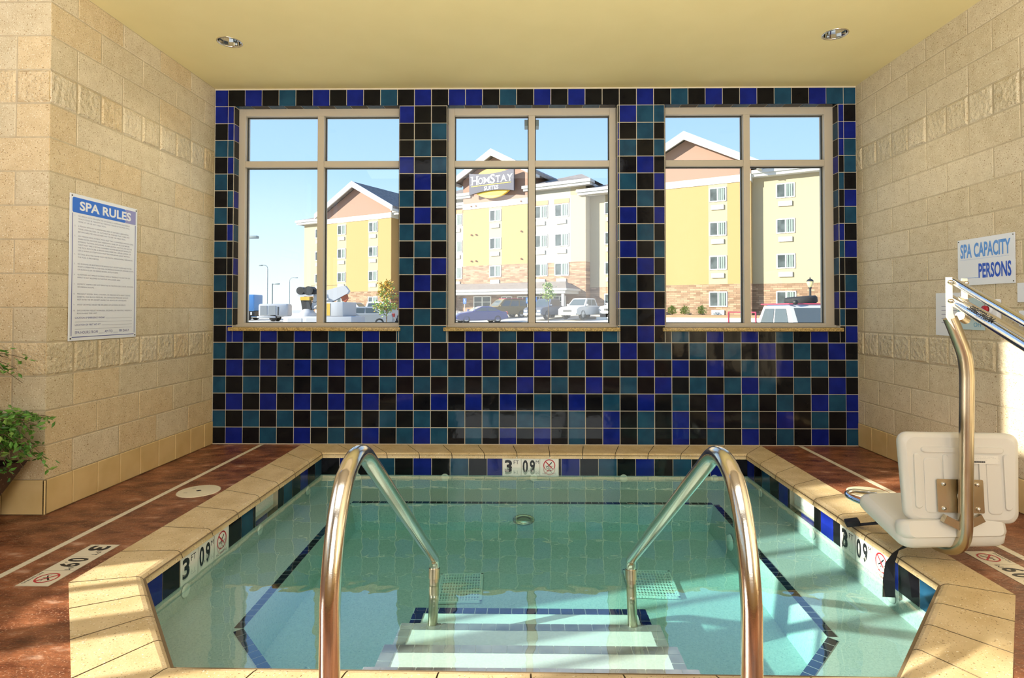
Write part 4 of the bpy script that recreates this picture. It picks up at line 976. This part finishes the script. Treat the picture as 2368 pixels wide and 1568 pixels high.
# windows
def hwin(s_, y, z, w=1.42, h_=1.22, lint=False, ac='ac_grey', nolbl=True):
    f = MB(); x0, x1, z0, z1 = s_ - w / 2, s_ + w / 2, z - h_ / 2, z + h_ / 2
    for a, c, d_, e in ((x0, x1, z1 - .09, z1), (x0, x1, z0, z0 + .09), (x0, x0 + .09, z0, z1), (x1 - .09, x1, z0, z1), (s_ - .05, s_ + .05, z0, z1)): f.box(a, c, y - .06, y + .02, d_, e, 'win_frame')
    if lint: f.box(x0 - .05, x1 + .05, y - .05, y, z1 + .05, z1 + .50, 'lintel')
    o = hpart('window', f)
    for a, c in ((x0 + .09, s_ - .05), (s_ + .05, x1 - .09)):
        g = MB(); g.box(a, c, y - .02, y + .01, z0 + .09, z1 - .09, 'win_glass')
        if a > s_:
            for q in (0, .34, .62): g.box(a + (c - a) * q, a + (c - a) * (q + .2), y - .024, y - .019, z0 + .09, z1 - .09, 'curtain')
        hpart('pane', g, None, o)
    if ac:
        a_ = MB(); zc = z - h_ / 2 - .48; a_.box(s_ - .55, s_ + .50, y - .12, y, zc - .20, zc + .20, ac)
        for q in range(6): a_.box(s_ - .5, s_ + .45, y - .125, y - .12, zc - .16 + q * .055, zc - .135 + q * .055, 'trim_white' if ac == 'ac_white' else 'ac_grey')
        hpart('air_conditioner', a_)
ROWS = (11.05, 8.12, 5.22)
for s_ in (-26.3, -21.1, 13.1, 18.35):
    for z in ROWS: hwin(s_, -.006, z, ac='ac_white' if s_ < 0 else 'ac_grey')
    hwin(s_, 0, 2.12, 1.5, 1.3, ac='ac_white')
for z in ROWS: hwin(-4.0, -.006, z, ac='ac_white' if z < 6 else 'ac_grey')
for s_ in (-9.35, 1.05, 3.38):
    for z in ROWS: hwin(s_, .55, z, 1.55, 1.3, lint=z > 10, ac='ac_white' if z < 6 else 'ac_grey')
for s_, y in ((-31.3, .9), (8.2, 1.6), (23.55, .9)):
    for z in ROWS: hwin(s_, y, z, ac='ac_white' if s_ < 0 else 'ac_grey')
    hwin(s_, y, 2.12, 1.5, 1.3, ac='ac_white' if s_ != 8.2 else None)
# entrance canopy with ground floor openings
b = MB(); b.box(-14, 5.2, -2.6, .6, 2.75, 3.02, 'trim_white'); b.box(-14.1, 5.4, -2.75, .6, 3.02, 3.22, 'trim_white')
c_o = hpart('canopy', b, 'white fascia of the entrance canopy')
b = MB(); b.add([(-14.1, -2.75, 3.22), (5.4, -2.75, 3.22), (4.0, .1, 4.0), (-14.1, .1, 4.0), (5.4, .6, 3.22)], [(0, 1, 2, 3), (1, 4, 2)], 'shingle'); hpart('canopy_roof', b, 'shingle roof of the canopy', c_o)
for s_ in (4.9, -10.9): b = MB(); b.box(s_ - .12, s_ + .12, -2.5, -2.26, .5, 2.75, 'trim_white' if s_ > 0 else 'brown_dry'); hpart('canopy_post', b, None, c_o)
for s_, w in ((-5.6, 2.2), (-2.6, 1.3), (-.7, 1.3), (1.2, 1.3), (3.4, 1.4)):
    f = MB(); z0, z1 = (.75, 2.65) if s_ == -5.6 else (1.0, 2.6)
    for a, c, d_, e in ((s_ - w / 2, s_ + w / 2, z1 - .1, z1), (s_ - w / 2, s_ + w / 2, z0, z0 + .1), (s_ - w / 2, s_ - w / 2 + .1, z0, z1), (s_ + w / 2 - .1, s_ + w / 2, z0, z1), (s_ - .05, s_ + .05, z0, z1), (s_ - w / 2, s_ + w / 2, 2.0, 2.06)): f.box(a, c, -.08, 0, d_, e, 'win_frame')
    o = hpart('entrance_door' if s_ == -5.6 else 'window', f); g = MB(); g.box(s_ - w / 2 + .1, s_ + w / 2 - .1, -.04, -.01, z0 + .1, z1 - .1, 'win_glass'); hpart('pane', g, None, o)
b = MB(); b.box(-9.9, -9.0, -.02, .0, .75, 2.5, 'render_pink'); hpart('side_door', b, 'terracotta door panel')
b = MB()
for k, z in ((-7.0, 12.25), (-6.4, 12.25), (-.9, 12.25), (-7.0, 9.2), (-6.4, 9.2), (-.9, 9.2), (-7.0, 6.4), (-6.4, 6.4), (-.9, 6.4)): b.lathe([(.1, 0), (.05, .15), (0, .16)], (k, -.07, z), 'lintel', 8, (0, -1, 0))
hpart('facade_light', b)
# hotel sign
ell = [(2.45 * math.cos(R(a)), 1.55 * math.sin(R(a))) for a in range(0, 360, 10)]
so_ = Vector((-4.0, -.35, 14.35))
b = MB(); b.prism([p for p in ell], so_, X_, Z_, .30, 'sign_yellow'); sgn_ = hpart('sign_disc', b, 'yellow oval behind the name panel')
pan = [(-2.72 + 5.44 * k / 16, 1.10 - .28 * (1 - ((k - 8) / 8) ** 2)) for k in range(17)]; pan = pan + [(x, -z - .1) for x, z in reversed(pan)]
b = MB(); b.prism(pan[::-1], so_ + Vector((0, -.30, .12)), X_, Z_, .22, 'sign_panel'); hpart('name_panel', b, 'grey blue panel with white hotel name', sgn_)
b = MB(); fo = so_ + Vector((0, -.535, .12))
def serif(st, x, z, h_, w):
    b.text(st, fo + X_ * x + Z_ * z, X_, Z_, h_, 'letter_white', w=w, bold=.012)
    for xx in ((x, x + w) if st in 'HM' else (x + w / 2,) if st in 'TY' else (x, x + w) if st == 'A' else ()):
        ww = .17 * h_
        b.prism([(xx - ww if st != 'M' else xx - ww * .7, z), (xx + ww, z), (xx + ww, z + .06 * h_), (xx - ww, z + .06 * h_)], fo + Vector((0, -.005, 0)), X_, Z_, .004, 'letter_white')
        if st in 'HM': b.prism([(xx - ww, z + .94 * h_), (xx + ww, z + .94 * h_), (xx + ww, z + h_), (xx - ww, z + h_)], fo + Vector((0, -.005, 0)), X_, Z_, .004, 'letter_white')
xx = -2.38
for st, h_, w in (('H', .86, .72), ('O', .66, .62), ('M', .66, .72), ('S', .92, .58), ('T', .68, .56), ('A', .68, .66), ('Y', .68, .64)): serif(st, xx, -.16 if st != 'S' else -.2, h_, w); xx += w + .075
b.prism([(-2.45, -.36), (2.42, -.36), (2.42, -.30), (-2.45, -.30)], fo, X_, Z_, .01, 'sign_yellow')
b.text('SUITES', fo + X_ * -.85 + Z_ * -.86, X_, Z_, .40, 'letter_white', w=1.75, bold=.015)
hpart('name_lettering', b, 'white HOMSTAY SUITES lettering', sgn_)
b = MB(); b.text('EXTENDED STAY', so_ + Vector((-1.35, -.31, -1.33)), X_, Z_, .22, 'letter_gold', w=2.7); hpart('tagline_lettering', b, 'gold EXTENDED STAY lettering', sgn_)

# ---------------------------------------------------------------- vehicles
def extr(b, prof, w, m, r=.07):
    bm = bmesh.new(); a = [bm.verts.new((x, -w / 2, z)) for x, z in prof]; c = [bm.verts.new((x, w / 2, z)) for x, z in prof]; k = len(prof)
    bm.faces.new(a); bm.faces.new(list(reversed(c)))
    for i in range(k): bm.faces.new((a[(i + 1) % k], a[i], c[i], c[(i + 1) % k]))
    bmesh.ops.recalc_face_normals(bm, faces=bm.faces[:])
    ed = [e for e in bm.edges if (e.verts[0].co.y == e.verts[1].co.y)]
    bmesh.ops.bevel(bm, geom=ed, offset=r, segments=2, affect='EDGES', profile=.5); b.bmadd(bm, m, False)
KIND = {   # lower body profile, cabin base x-range, cabin roof x-range, belt z, roof z, width, wheel x, wheel r
 'coupe': ([(-2.2, .35), (-2.25, .62), (-2.15, .92), (-1.5, .98), (.75, .95), (1.9, .78), (2.2, .58), (2.2, .32), (1.75, .22), (-1.7, .24)], (-1.75, .85), (-.95, .05), .94, 1.36, 1.72, (-1.35, 1.35), .31),
 'suv': ([(-2.3, .45), (-2.3, 1.08), (1.0, 1.08), (2.1, .98), (2.3, .8), (2.3, .42), (1.9, .32), (-2.0, .34)], (-2.25, 1.15), (-2.05, .45), 1.06, 1.76, 1.82, (-1.4, 1.45), .37),
 'sedan': ([(-2.3, .35), (-2.35, .65), (-2.25, .95), (-1.4, .98), (.8, .95), (2.0, .84), (2.3, .62), (2.3, .32), (1.85, .22), (-1.8, .24)], (-1.7, 1.0), (-.95, .2), .95, 1.43, 1.76, (-1.4, 1.42), .32),
 'pickup': ([(-2.75, .55), (-2.75, 1.12), (1.2, 1.14), (2.3, 1.02), (2.6, .85), (2.6, .45), (2.2, .38), (-2.4, .42)], (-.75, 1.3), (-.60, .70), 1.12, 1.80, 1.88, (-1.75, 1.65), .40)}
def car(label, cat, kind, x, y, head, paint, group='vehicles in the parking lot', glass='car_glass', name=None, z=None, scale=1, extras=None):
    prof, (b0, b1), (t0, t1), zb, zr, w, (wr, wf), r_ = KIND[kind]
    t_ = thing(name or cat.replace(' ', '_'), label, cat, (x, y, gz(x, y) if z is None else z), head, group); t_.scale = (scale,) * 3
    b = MB(); extr(b, prof, w, paint, .08); hw_ = w / 2 - .06; hr = w / 2 - .24
    vs_ = [(b0, -hw_, zb), (b1, -hw_, zb), (b1, hw_, zb), (b0, hw_, zb), (t0, -hr, zr - .06), (t1, -hr, zr - .06), (t1, hr, zr - .06), (t0, hr, zr - .06), (t0 + .1, -hr + .1, zr), (t1 - .12, -hr + .1, zr), (t1 - .12, hr - .1, zr), (t0 + .1, hr - .1, zr)]
    b.add(vs_, [(0, 1, 5, 4), (1, 2, 6, 5), (2, 3, 7, 6), (3, 0, 4, 7), (4, 5, 9, 8), (5, 6, 10, 9), (6, 7, 11, 10), (7, 4, 8, 11), (8, 9, 10, 11)], paint)
    if kind == 'pickup': b.box(-2.6, -.85, -w / 2 + .15, w / 2 - .15, 1.13, 1.145, 'crane_black')
    for sgn in (-1, 1): b.rbox(b1 - .35, b1 - .15, sgn * (w / 2 + .02) - .08, sgn * (w / 2 + .02) + .08, zb + .02, zb + .18, .03, paint)
    body = b.build('body', t_, local=True)
    V = [Vector(p) for p in vs_]
    def pane(nm, q, u0, u1, v0, v1):
        a, c, d_, e = (V[i] for i in q); nn = (c - a).cross(e - a).normalized()
        f_ = lambda u, v: a.lerp(c, u).lerp(e.lerp(d_, u), v) + nn * .012
        g = MB(); g.poly([f_(u0, v0), f_(u1, v0), f_(u1, v1), f_(u0, v1)], glass); g.build(nm, t_, local=True)
    pane('windshield', (1, 2, 6, 5), .07, .93, .08, .92); pane('rear_window', (3, 0, 4, 7), .1, .9, .12, .88)
    cuts = (((.10, .46), (.50, .88)) if kind != 'suv' else ((.06, .30), (.34, .62), (.66, .92)))
    for u0, u1 in cuts:
        pane('side_window', (0, 1, 5, 4), u0, u1, .1, .9); pane('side_window', (2, 3, 7, 6), 1 - u1, 1 - u0, .1, .9)
    for wx in (wr, wf):
        for sgn in (-1, 1):
            c = MB(); yy = sgn * (w / 2 - .11); c.lathe([(r_ * .58, -.11), (r_ * .95, -.11), (r_, -.07), (r_, .07), (r_ * .95, .11), (r_ * .58, .11)], (wx, yy, r_), 'rubber', 22, (0, sgn, 0)); wl_ = c.build('wheel', t_, local=True)
            c = MB(); c.lathe([(r_ * .6, .085), (r_ * .5, .10), (r_ * .15, .08), (0, .09)], (wx, yy, r_), 'hub', 14, (0, sgn, 0)); c.build('hub_cap', wl_, local=True)
    xf = max(p[0] for p in prof); xr = min(p[0] for p in prof)
    c = MB(); c.rbox(xf - .12, xf + .06, -w / 2 + .05, w / 2 - .05, .36, .56, .04, 'bumper' if kind == 'pickup' else paint); c.build('front_bumper', t_, local=True)
    c = MB(); c.rbox(xr - .08, xr + .1, -w / 2 + .05, w / 2 - .05, .40, .60, .04, 'bumper' if kind == 'pickup' else paint); c.build('rear_bumper', t_, local=True)
    c = MB(); c.box(xf - .06, xf + .012, -.42, .42, .62, .80, 'crane_black'); c.build('grille', t_, local=True)
    for sgn in (-1, 1):
        c = MB(); c.rbox(xf - .22, xf + .015, sgn * (w / 2 - .28) - .17, sgn * (w / 2 - .28) + .17, .64, .80, .03, 'lamp_clear'); c.build('headlight', t_, local=True)
        c = MB(); c.rbox(xr - .02, xr + .1, sgn * (w / 2 - .14) - .10, sgn * (w / 2 - .14) + .10, .70, .95, .02, 'tail_red'); c.build('tail_light', t_, local=True)
    if extras: extras(t_)
    return t_
# middle window
car('dark blue coupe parked nose left, nearest the middle window', 'car', 'coupe', -4.15, 47.6, R(205), 'paint_blue', glass='car_glass_light')
def rack(t_):
    b = MB(); b.box(-1.9, .2, -.6, .6, 1.78, 1.84, 'rack_red'); tag(b.build('roof_rack', t_, local=True), 'red roof rack')
car('dark brown SUV with a red roof rack behind the blue coupe', 'car', 'suv', -2.35, 54.2, R(214), 'paint_olive', extras=rack)
car('tan sedan cut off by the left edge of the middle window', 'car', 'sedan', -7.8, 52.2, R(-25), 'paint_tan', glass='car_glass_light')
car('slate pickup between the sapling and the white pickup', 'pickup truck', 'pickup', 1.75, 50.8, R(235), 'paint_slate')
car('white pickup with extended cab, nose left, right part of the middle window', 'pickup truck', 'pickup', 4.75, 49.6, R(232), 'paint_white', glass='car_glass_light')
car('white pickup cut off at the right edge of the middle window', 'pickup truck', 'pickup', 8.1, 50.2, R(235), 'paint_cream')
# left window
car('silver SUV behind the sedan in the left window', 'car', 'suv', -15.7, 51.5, R(-8), 'paint_silver')
car('grey sedan in front of the silver SUV', 'car', 'sedan', -11.9, 40.5, R(190), 'paint_grey', glass='car_glass_light')
car('white pickup seen from its tailgate beside the small tree', 'pickup truck', 'pickup', -12.15, 46.5, R(75), 'paint_white')
car('pale grey car half hidden by the small tree', 'car', 'sedan', -14.6, 56.5, R(-30), 'paint_grey')
# right window: big white truck with spare tyre on the roof
def spare(t_):
    b = MB(); b.M = Matrix.Translation((.10, -.05, 1.90)) @ Matrix.Rotation(R(5), 4, 'X'); b.lathe([(.20, -.08), (.36, -.10), (.40, -.06), (.40, .06), (.36, .10), (.20, .08), (.20, -.08)], (0, 0, 0), 'rubber', 32); tag(b.build('spare_tire', t_, local=True), 'black spare tyre lying on the roof')
    b = MB()
    for yy in (-.72, .72): b.tube([(-.7, yy, 1.80), (.75, yy, 1.80)], .018, 'rack_red', 8); b.tube([(-2.6, yy * 1.12, 1.12), (-2.6, yy * 1.12, 1.58), (-.85, yy * 1.12, 1.58), (-.85, yy * 1.12, 1.12)], .025, 'rack_red', 8)
    for xx in (-.6, .65): b.tube([(xx, -.72, 1.80), (xx, .72, 1.80)], .018, 'rack_red', 8)
    tag(b.build('roof_rack', t_, local=True), 'red tube rack on roof and bed')
    for yy in (-.55, .55): b = MB(); b.lathe([(.06, 0), (.06, .05), (0, .07)], (.7, yy, 1.84), 'crane_black', 12, X_); b.build('roof_lamp', t_, local=True)
car('white truck with a spare tyre on its roof, nearest the right window', 'pickup truck', 'pickup', 7.2, 15.4, R(-85), 'paint_white', glass='car_glass_light', extras=spare, z=-.44)

# crane truck in the left window
cx1, cy1 = -9.55, 25.5; zt_ = gz(cx1, cy1)
ct = thing('crane_truck', 'white service truck with a small black and white crane', 'truck', (cx1, cy1, zt_), R(0))
def cpart(name, b, label=None, parent=None): o = b.build(name, parent or ct, local=True); return tag(o, label) if label else o
b = MB(); b.rbox(-.95, 2.0, -1.0, 1.0, .55, 1.10, .03, 'crane_white'); cpart('deck_body', b, 'white deck body')
for s_ in (-.45, .35): b = MB(); b.box(s_ - .3, s_ + .3, -1.012, -1.0, .62, 1.02, 'crane_white'); b.box(s_ - .02, s_ + .08, -1.03, -1.012, .80, .84, 'steel'); cpart('locker_door', b)
b = MB(); b.rbox(.72, 1.62, -.98, .9, 1.10, 1.72, .03, 'crane_white'); ub = cpart('utility_box', b, 'tall white tool box')
b = MB(); b.box(.74, 1.06, -.992, -.98, 1.14, 1.66, 'crane_yellow'); cpart('box_window', b, None, ub)
b = MB(); b.lathe([(.40, 1.10), (.40, 1.22), (.30, 1.28), (.22, 1.40), (.18, 1.42)], (-.2, -.2, 0), 'crane_white', 20); b.box(-.42, .02, -.42, .0, 1.1, 1.2, 'steel_worn'); tur = cpart('turret', b, 'white turret base')
b = MB(); b.prism([(-.18, 1.38), (.22, 1.38), (.06, 1.86), (-.26, 1.86)], (-.2, .0, 0), X_, Z_, .36, 'crane_black'); b.box(-.45, -.05, -.42, .02, 1.80, 1.95, 'crane_yellow'); cpart('pedestal', b, 'black and yellow pedestal', tur)
b = MB(); b.box(-.58, .12, -.40, .05, 1.98, 2.06, 'crane_white')
for x0, r_ in ((-.46, .17), (-.10, .20)): b.cyl((x0, -.42, 2.22), (x0, .1, 2.22), r_, 'crane_black', 16)
b.box(-.55, .12, -.35, .05, 2.06, 2.30, 'crane_black'); b.rbox(.10, .34, -.35, -.05, 2.08, 2.26, .03, 'crane_black'); cpart('winch', b, 'black winch drums', tur)
b = MB(); a, c = Vector((-.05, -.1, 1.80)), Vector((1.42, -.1, 2.28))
b.prism([(-.05, 1.42), (.28, 1.42), (1.55, 2.10), (1.62, 2.22), (1.45, 2.44), (1.30, 2.44), (.10, 2.08)], (0, .02, 0), X_, Z_, .26, 'crane_white'); bo = cpart('boom', b, 'white box boom')
b = MB(); b.tube([(.12, -.27, 1.48), (.75, -.27, 1.86)], .05, 'crane_white', 10); cpart('lift_cylinder', b, None, bo)
b = MB(); b.prism([(1.20, 2.02), (1.50, 2.10), (1.56, 1.88), (1.44, 1.72), (1.30, 1.78)], (0, -.02, 0), X_, Z_, .14, 'crane_red'); cpart('hook_block', b, 'rust red hook block', bo)
b = MB(); b.tube([(-.1, -.1, 2.44), (.6, -.1, 2.46), (1.4, -.1, 2.5)], .008, 'crane_black', 5); cpart('cable', b, None, bo)
b = MB(); b.tube(bez((.30, -.36, 2.2), (.42, -.38, 1.6), (.05, -.38, 1.75), 8), .016, 'crane_black', 6); cpart('hose', b, None, tur)
for xx in (-.45, 1.4):
    for yy in (-.9, .9): b = MB(); b.lathe([(.22, -.12), (.38, -.12), (.40, -.06), (.40, .06), (.38, .12), (.0, .10)], (xx, yy, .40), 'rubber', 20, (0, 1 if yy > 0 else -1, 0)); cpart('wheel', b)

# generator trailer, blue box truck
gx, gy = -24.6, 55.2; g0 = gz(gx, gy)
tr = thing('generator_trailer', 'white towable generator with twin grilles, left window', 'trailer', (gx, gy, g0), R(8))
b = MB(); b.rbox(-1.15, 1.55, -.8, .8, .45, 1.68, .18, 'crane_white'); b.rbox(-1.25, .45, -.86, .84, .32, .5, .04, 'crane_white'); b.build('housing', tr, local=True)
for s_ in (-.66, .12): b = MB(); b.box(s_ - .30, s_ + .30, -.825, -.79, .62, 1.50, 'paint_grey'); tag(b.build('grille', tr, local=True), 'grey mesh grille')
b = MB(); b.box(.62, .72, -.82, -.79, .6, 1.4, 'crane_black'); b.build('vent', tr, local=True)
for sgn in (-1, 1): b = MB(); b.lathe([(.15, -.1), (.33, -.1), (.35, 0), (.33, .1), (0, .08)], (.2, sgn * .72, .35), 'rubber', 18, (0, sgn, 0)); b.build('wheel', tr, local=True)
b = MB(); b.tube([(-1.2, 0, .42), (-2.0, 0, .42)], .06, 'steel', 8); b.build('tow_bar', tr, local=True)
bx_, by_ = -29.6, 60; z_ = gz(bx_, by_)
tr = thing('box_truck', 'blue box truck at the left edge of the left window', 'truck', (bx_, by_, z_), R(5))
b = MB(); b.rbox(-3.2, 1.25, -1.2, 1.2, .95, 2.65, .08, 'blue_box'); b.build('cargo_box', tr, local=True)
b = MB(); b.box(-3.2, 1.35, -1.1, 1.1, .45, .95, 'crane_black'); b.build('chassis', tr, local=True)
for xx in (-2.4, .6):
    for sgn in (-1, 1): b = MB(); b.lathe([(.2, -.13), (.42, -.13), (.45, 0), (.42, .13), (0, .1)], (xx, sgn * 1.0, .45), 'rubber', 18, (0, sgn, 0)); b.build('wheel', tr, local=True)
for xx in (.05, .95): b = MB(); b.rbox(xx - .08, xx + .08, -1.16, -1.10, .55, .85, .02, 'lamp_clear'); b.build('marker_lamp', tr, local=True)

# street lamps, lantern, access signs
def street_lamp(label, x, y, ztop, arm, r=.09, curved=True):
    z0 = gz(x, y); t_ = thing('street_lamp', label, 'street lamp', (x, y, z0), group='street lamps outside')
    b = MB(); sg_ = 1 if arm > 0 else -1
    if curved: P = [(x, y, z0), (x, y, ztop - abs(arm) * .75)] + bez((x, y, ztop - abs(arm) * .7), (x, y, ztop), (x + arm * .75, y, ztop), 8) + [(x + arm, y, ztop + .02)]; b.tube(P, [r] * 2 + [r * .7] * (len(P) - 2), 'pole_grey', 8)
    else: b.tube([(x, y, z0), (x, y, ztop)], r, 'pole_grey', 8); b.tube([(x, y, ztop - .08), (x + arm, y, ztop - .08)], r * .5, 'pole_grey', 6)
    b.build('pole', t_)
    b = MB(); l_ = .8 if curved else .9; c = x + arm; b.rbox(min(c, c + sg_ * l_ * .7) - .1, max(c, c + sg_ * l_ * .7), y - .18, y + .18, ztop - .14, ztop + .06, .05, 'pole_grey'); b.build('lamp_head', t_)
street_lamp('tall street lamp with its curved arm reaching left, left window', -50.2, 110, 9.75, -1.0)
street_lamp('tall street lamp with its curved arm reaching right, left window', -54.3, 130, 8.5, 1.3)
street_lamp('short grey lot lamp with a straight arm, left window', -40.3, 90, 5.3, .5, .10, False)
street_lamp('lamp post at the left edge of the left window', -20.55, 40.5, 6.38, .75, .09, False)
lx, ly = 17.05, 35.2; z0 = gz(lx, ly)
t_ = thing('lantern_post', 'black post with a glowing globe lantern, right window', 'street lamp', (lx, ly, z0))
b = MB(); b.tube([(lx, ly, z0), (lx, ly, 2.55)], .065, 'pole_black', 10); b.lathe([(.13, 0), (.13, .15), (.07, .3)], (lx, ly, z0), 'pole_black', 12); b.lathe([(.07, 0), (.11, .06), (.06, .1)], (lx, ly, 2.5), 'pole_black', 12); b.build('post', t_)
b = MB(); b.lathe([(.06, 2.58), (.14, 2.68), (.20, 2.86), (.20, 2.95)], (lx, ly, 0), 'lantern', 16); b.build('globe', t_)
b = MB(); b.lathe([(.22, 2.94), (.14, 3.05), (.03, 3.12), (.02, 3.2), (0, 3.22)], (lx, ly, 0), 'pole_black', 16); b.build('cap', t_)
for x, y, lb in ((-6.25, 56.0, 'blue accessible parking sign left of the SUVs'), (-.12, 52.6, 'blue accessible parking sign beside the middle mullion, left of it'), (.55, 54.6, 'blue accessible parking sign just right of the middle mullion')):
    z0 = gz(x, y); t_ = thing('parking_sign', lb, 'parking sign', (x, y, z0), group='accessible parking signs')
    b = MB(); b.tube([(x, y, z0), (x, y, z0 + 1.9)], .03, 'trim_white', 8); b.build('post', t_)
    b = MB(); b.prism([(-.16, 0), (.16, 0), (.16, .52), (-.16, .52)], (x, y - .035, z0 + 1.38), X_, Z_, .012, 'sign_access'); pn = b.build('plate', t_)
    b = MB(); f = Vector((x, y - .050, z0 + 1.38)); b.ring(f + Z_ * .20, X_, Z_, .07, .095, 'letter_white', 14); b.ring(f + Z_ * .42 + X_ * -.01, X_, Z_, .0, .035, 'letter_white', 10); b.prism([(-.035, .22), (.0, .22), (.01, .38), (-.03, .38)], f, X_, Z_, .003, 'letter_white'); b.build('wheelchair_symbol', pn)

# small trees and shrubs
def tree(label, x, y, h_, spread, mats, nl, seed, trunk_r=.05, crown0=.35, leaf_l=.16):
    rg = random.Random(seed); z0 = gz(x, y); t_ = thing('small_tree', label, 'tree', (x, y, z0), group='small trees outside')
    s_ = MB(); s_.tube([(x, y, z0), (x + .03, y, z0 + h_ * .5), (x, y, z0 + h_ * .95)], [trunk_r, trunk_r * .7, trunk_r * .2], 'twig', 7)
    ends = []
    for k in range(26):
        t = rg.uniform(crown0, .92); a = rg.uniform(0, 6.283); l_ = spread * (1.05 - t) * rg.uniform(.6, 1.3) + .15; p = Vector((x, y, z0 + h_ * t)); e = p + Vector((l_ * math.cos(a), l_ * math.sin(a), l_ * .55)); s_.tube([p, e], [.015, .005], 'twig', 4, False); ends.append((p, e))
    s_.build('trunk', t_); f = MB()
    for k in range(nl):
        p, e = rg.choice(ends); q = p.lerp(e, rg.uniform(.3, 1.1)) + Vector([rg.gauss(0, .10) for _ in range(3)])
        d = Vector((rg.uniform(-1, 1), rg.uniform(-1, 1), rg.uniform(-.6, 1))).normalized(); u = d.orthogonal().normalized() * leaf_l * .3; hgt = (q.z - z0) / h_
        f.add([q, q + d * leaf_l * .5 + u, q + d * leaf_l, q + d * leaf_l * .5 - u], [(0, 1, 2, 3)], mats[0] if rg.random() > hgt * 1.1 - .2 else mats[1])
    f.build('foliage', t_)
tree('small tree with gold and green leaves, right part of the left window', -9.05, 36.5, 3.1, .95, ('leaf_shrub', 'leaf_gold'), 900, 4, .035, .25)
tree('thin sapling with sparse green leaves, middle window', 1.42, 43.0, 3.1, .9, ('leaf_out', 'leaf_shrub'), 420, 8, .03, .55)
def shrub(x, y, label):
    rg = random.Random(int(x * 100)); z0 = .785; t_ = thing('shrub', label, 'shrub', (x, y, z0), group='shrubs by the stone base'); f = MB(); s_ = MB()
    for k in range(9):
        a = rg.uniform(0, 6.28); e = Vector((x + .3 * math.cos(a), y + .3 * math.sin(a), z0 + rg.uniform(.45, .75))); s_.tube([(x, y, z0), e], [.012, .004], 'twig', 4, False)
    for k in range(320):
        a = rg.uniform(0, 6.28); r_ = rg.uniform(0, .42); q = Vector((x + r_ * math.cos(a), y + r_ * math.sin(a), z0 + rg.uniform(.05, .75) * (1 - r_ * .8))); d = Vector((rg.uniform(-1, 1), rg.uniform(-1, 1), 1.2)).normalized(); u = d.orthogonal().normalized() * .04
        f.add([q, q + d * .08 + u, q + d * .16, q + d * .08 - u], [(0, 1, 2, 3)], rg.choice(('leaf_shrub', 'leaf_out')))
    s_.build('stem', t_); f.build('foliage', t_)
for k, (s_, lb) in enumerate(((14.75, 'leftmost of three green shrubs by the stone base, right window'), (15.85, 'middle of three green shrubs by the stone base, right window'), (17.25, 'rightmost of three green shrubs by the stone base, right window'))):
    p = HB @ Vector((s_, -1.3, 0)); shrub(p.x, p.y, lb)
# outside light under the window head
b = MB(); b.box(-.045, .095, 5.56, 5.68, 2.99, 3.05, 'pole_grey'); t_ = thing('wall_light', 'small grey light fixture outside the top of the middle window', 'outdoor light', (.025, 5.6, 2.99))
b.build('housing', t_); b = MB(); b.box(.0, .05, 5.44, 5.66, 3.05, 3.10, 'pole_grey'); b.build('bracket', t_)
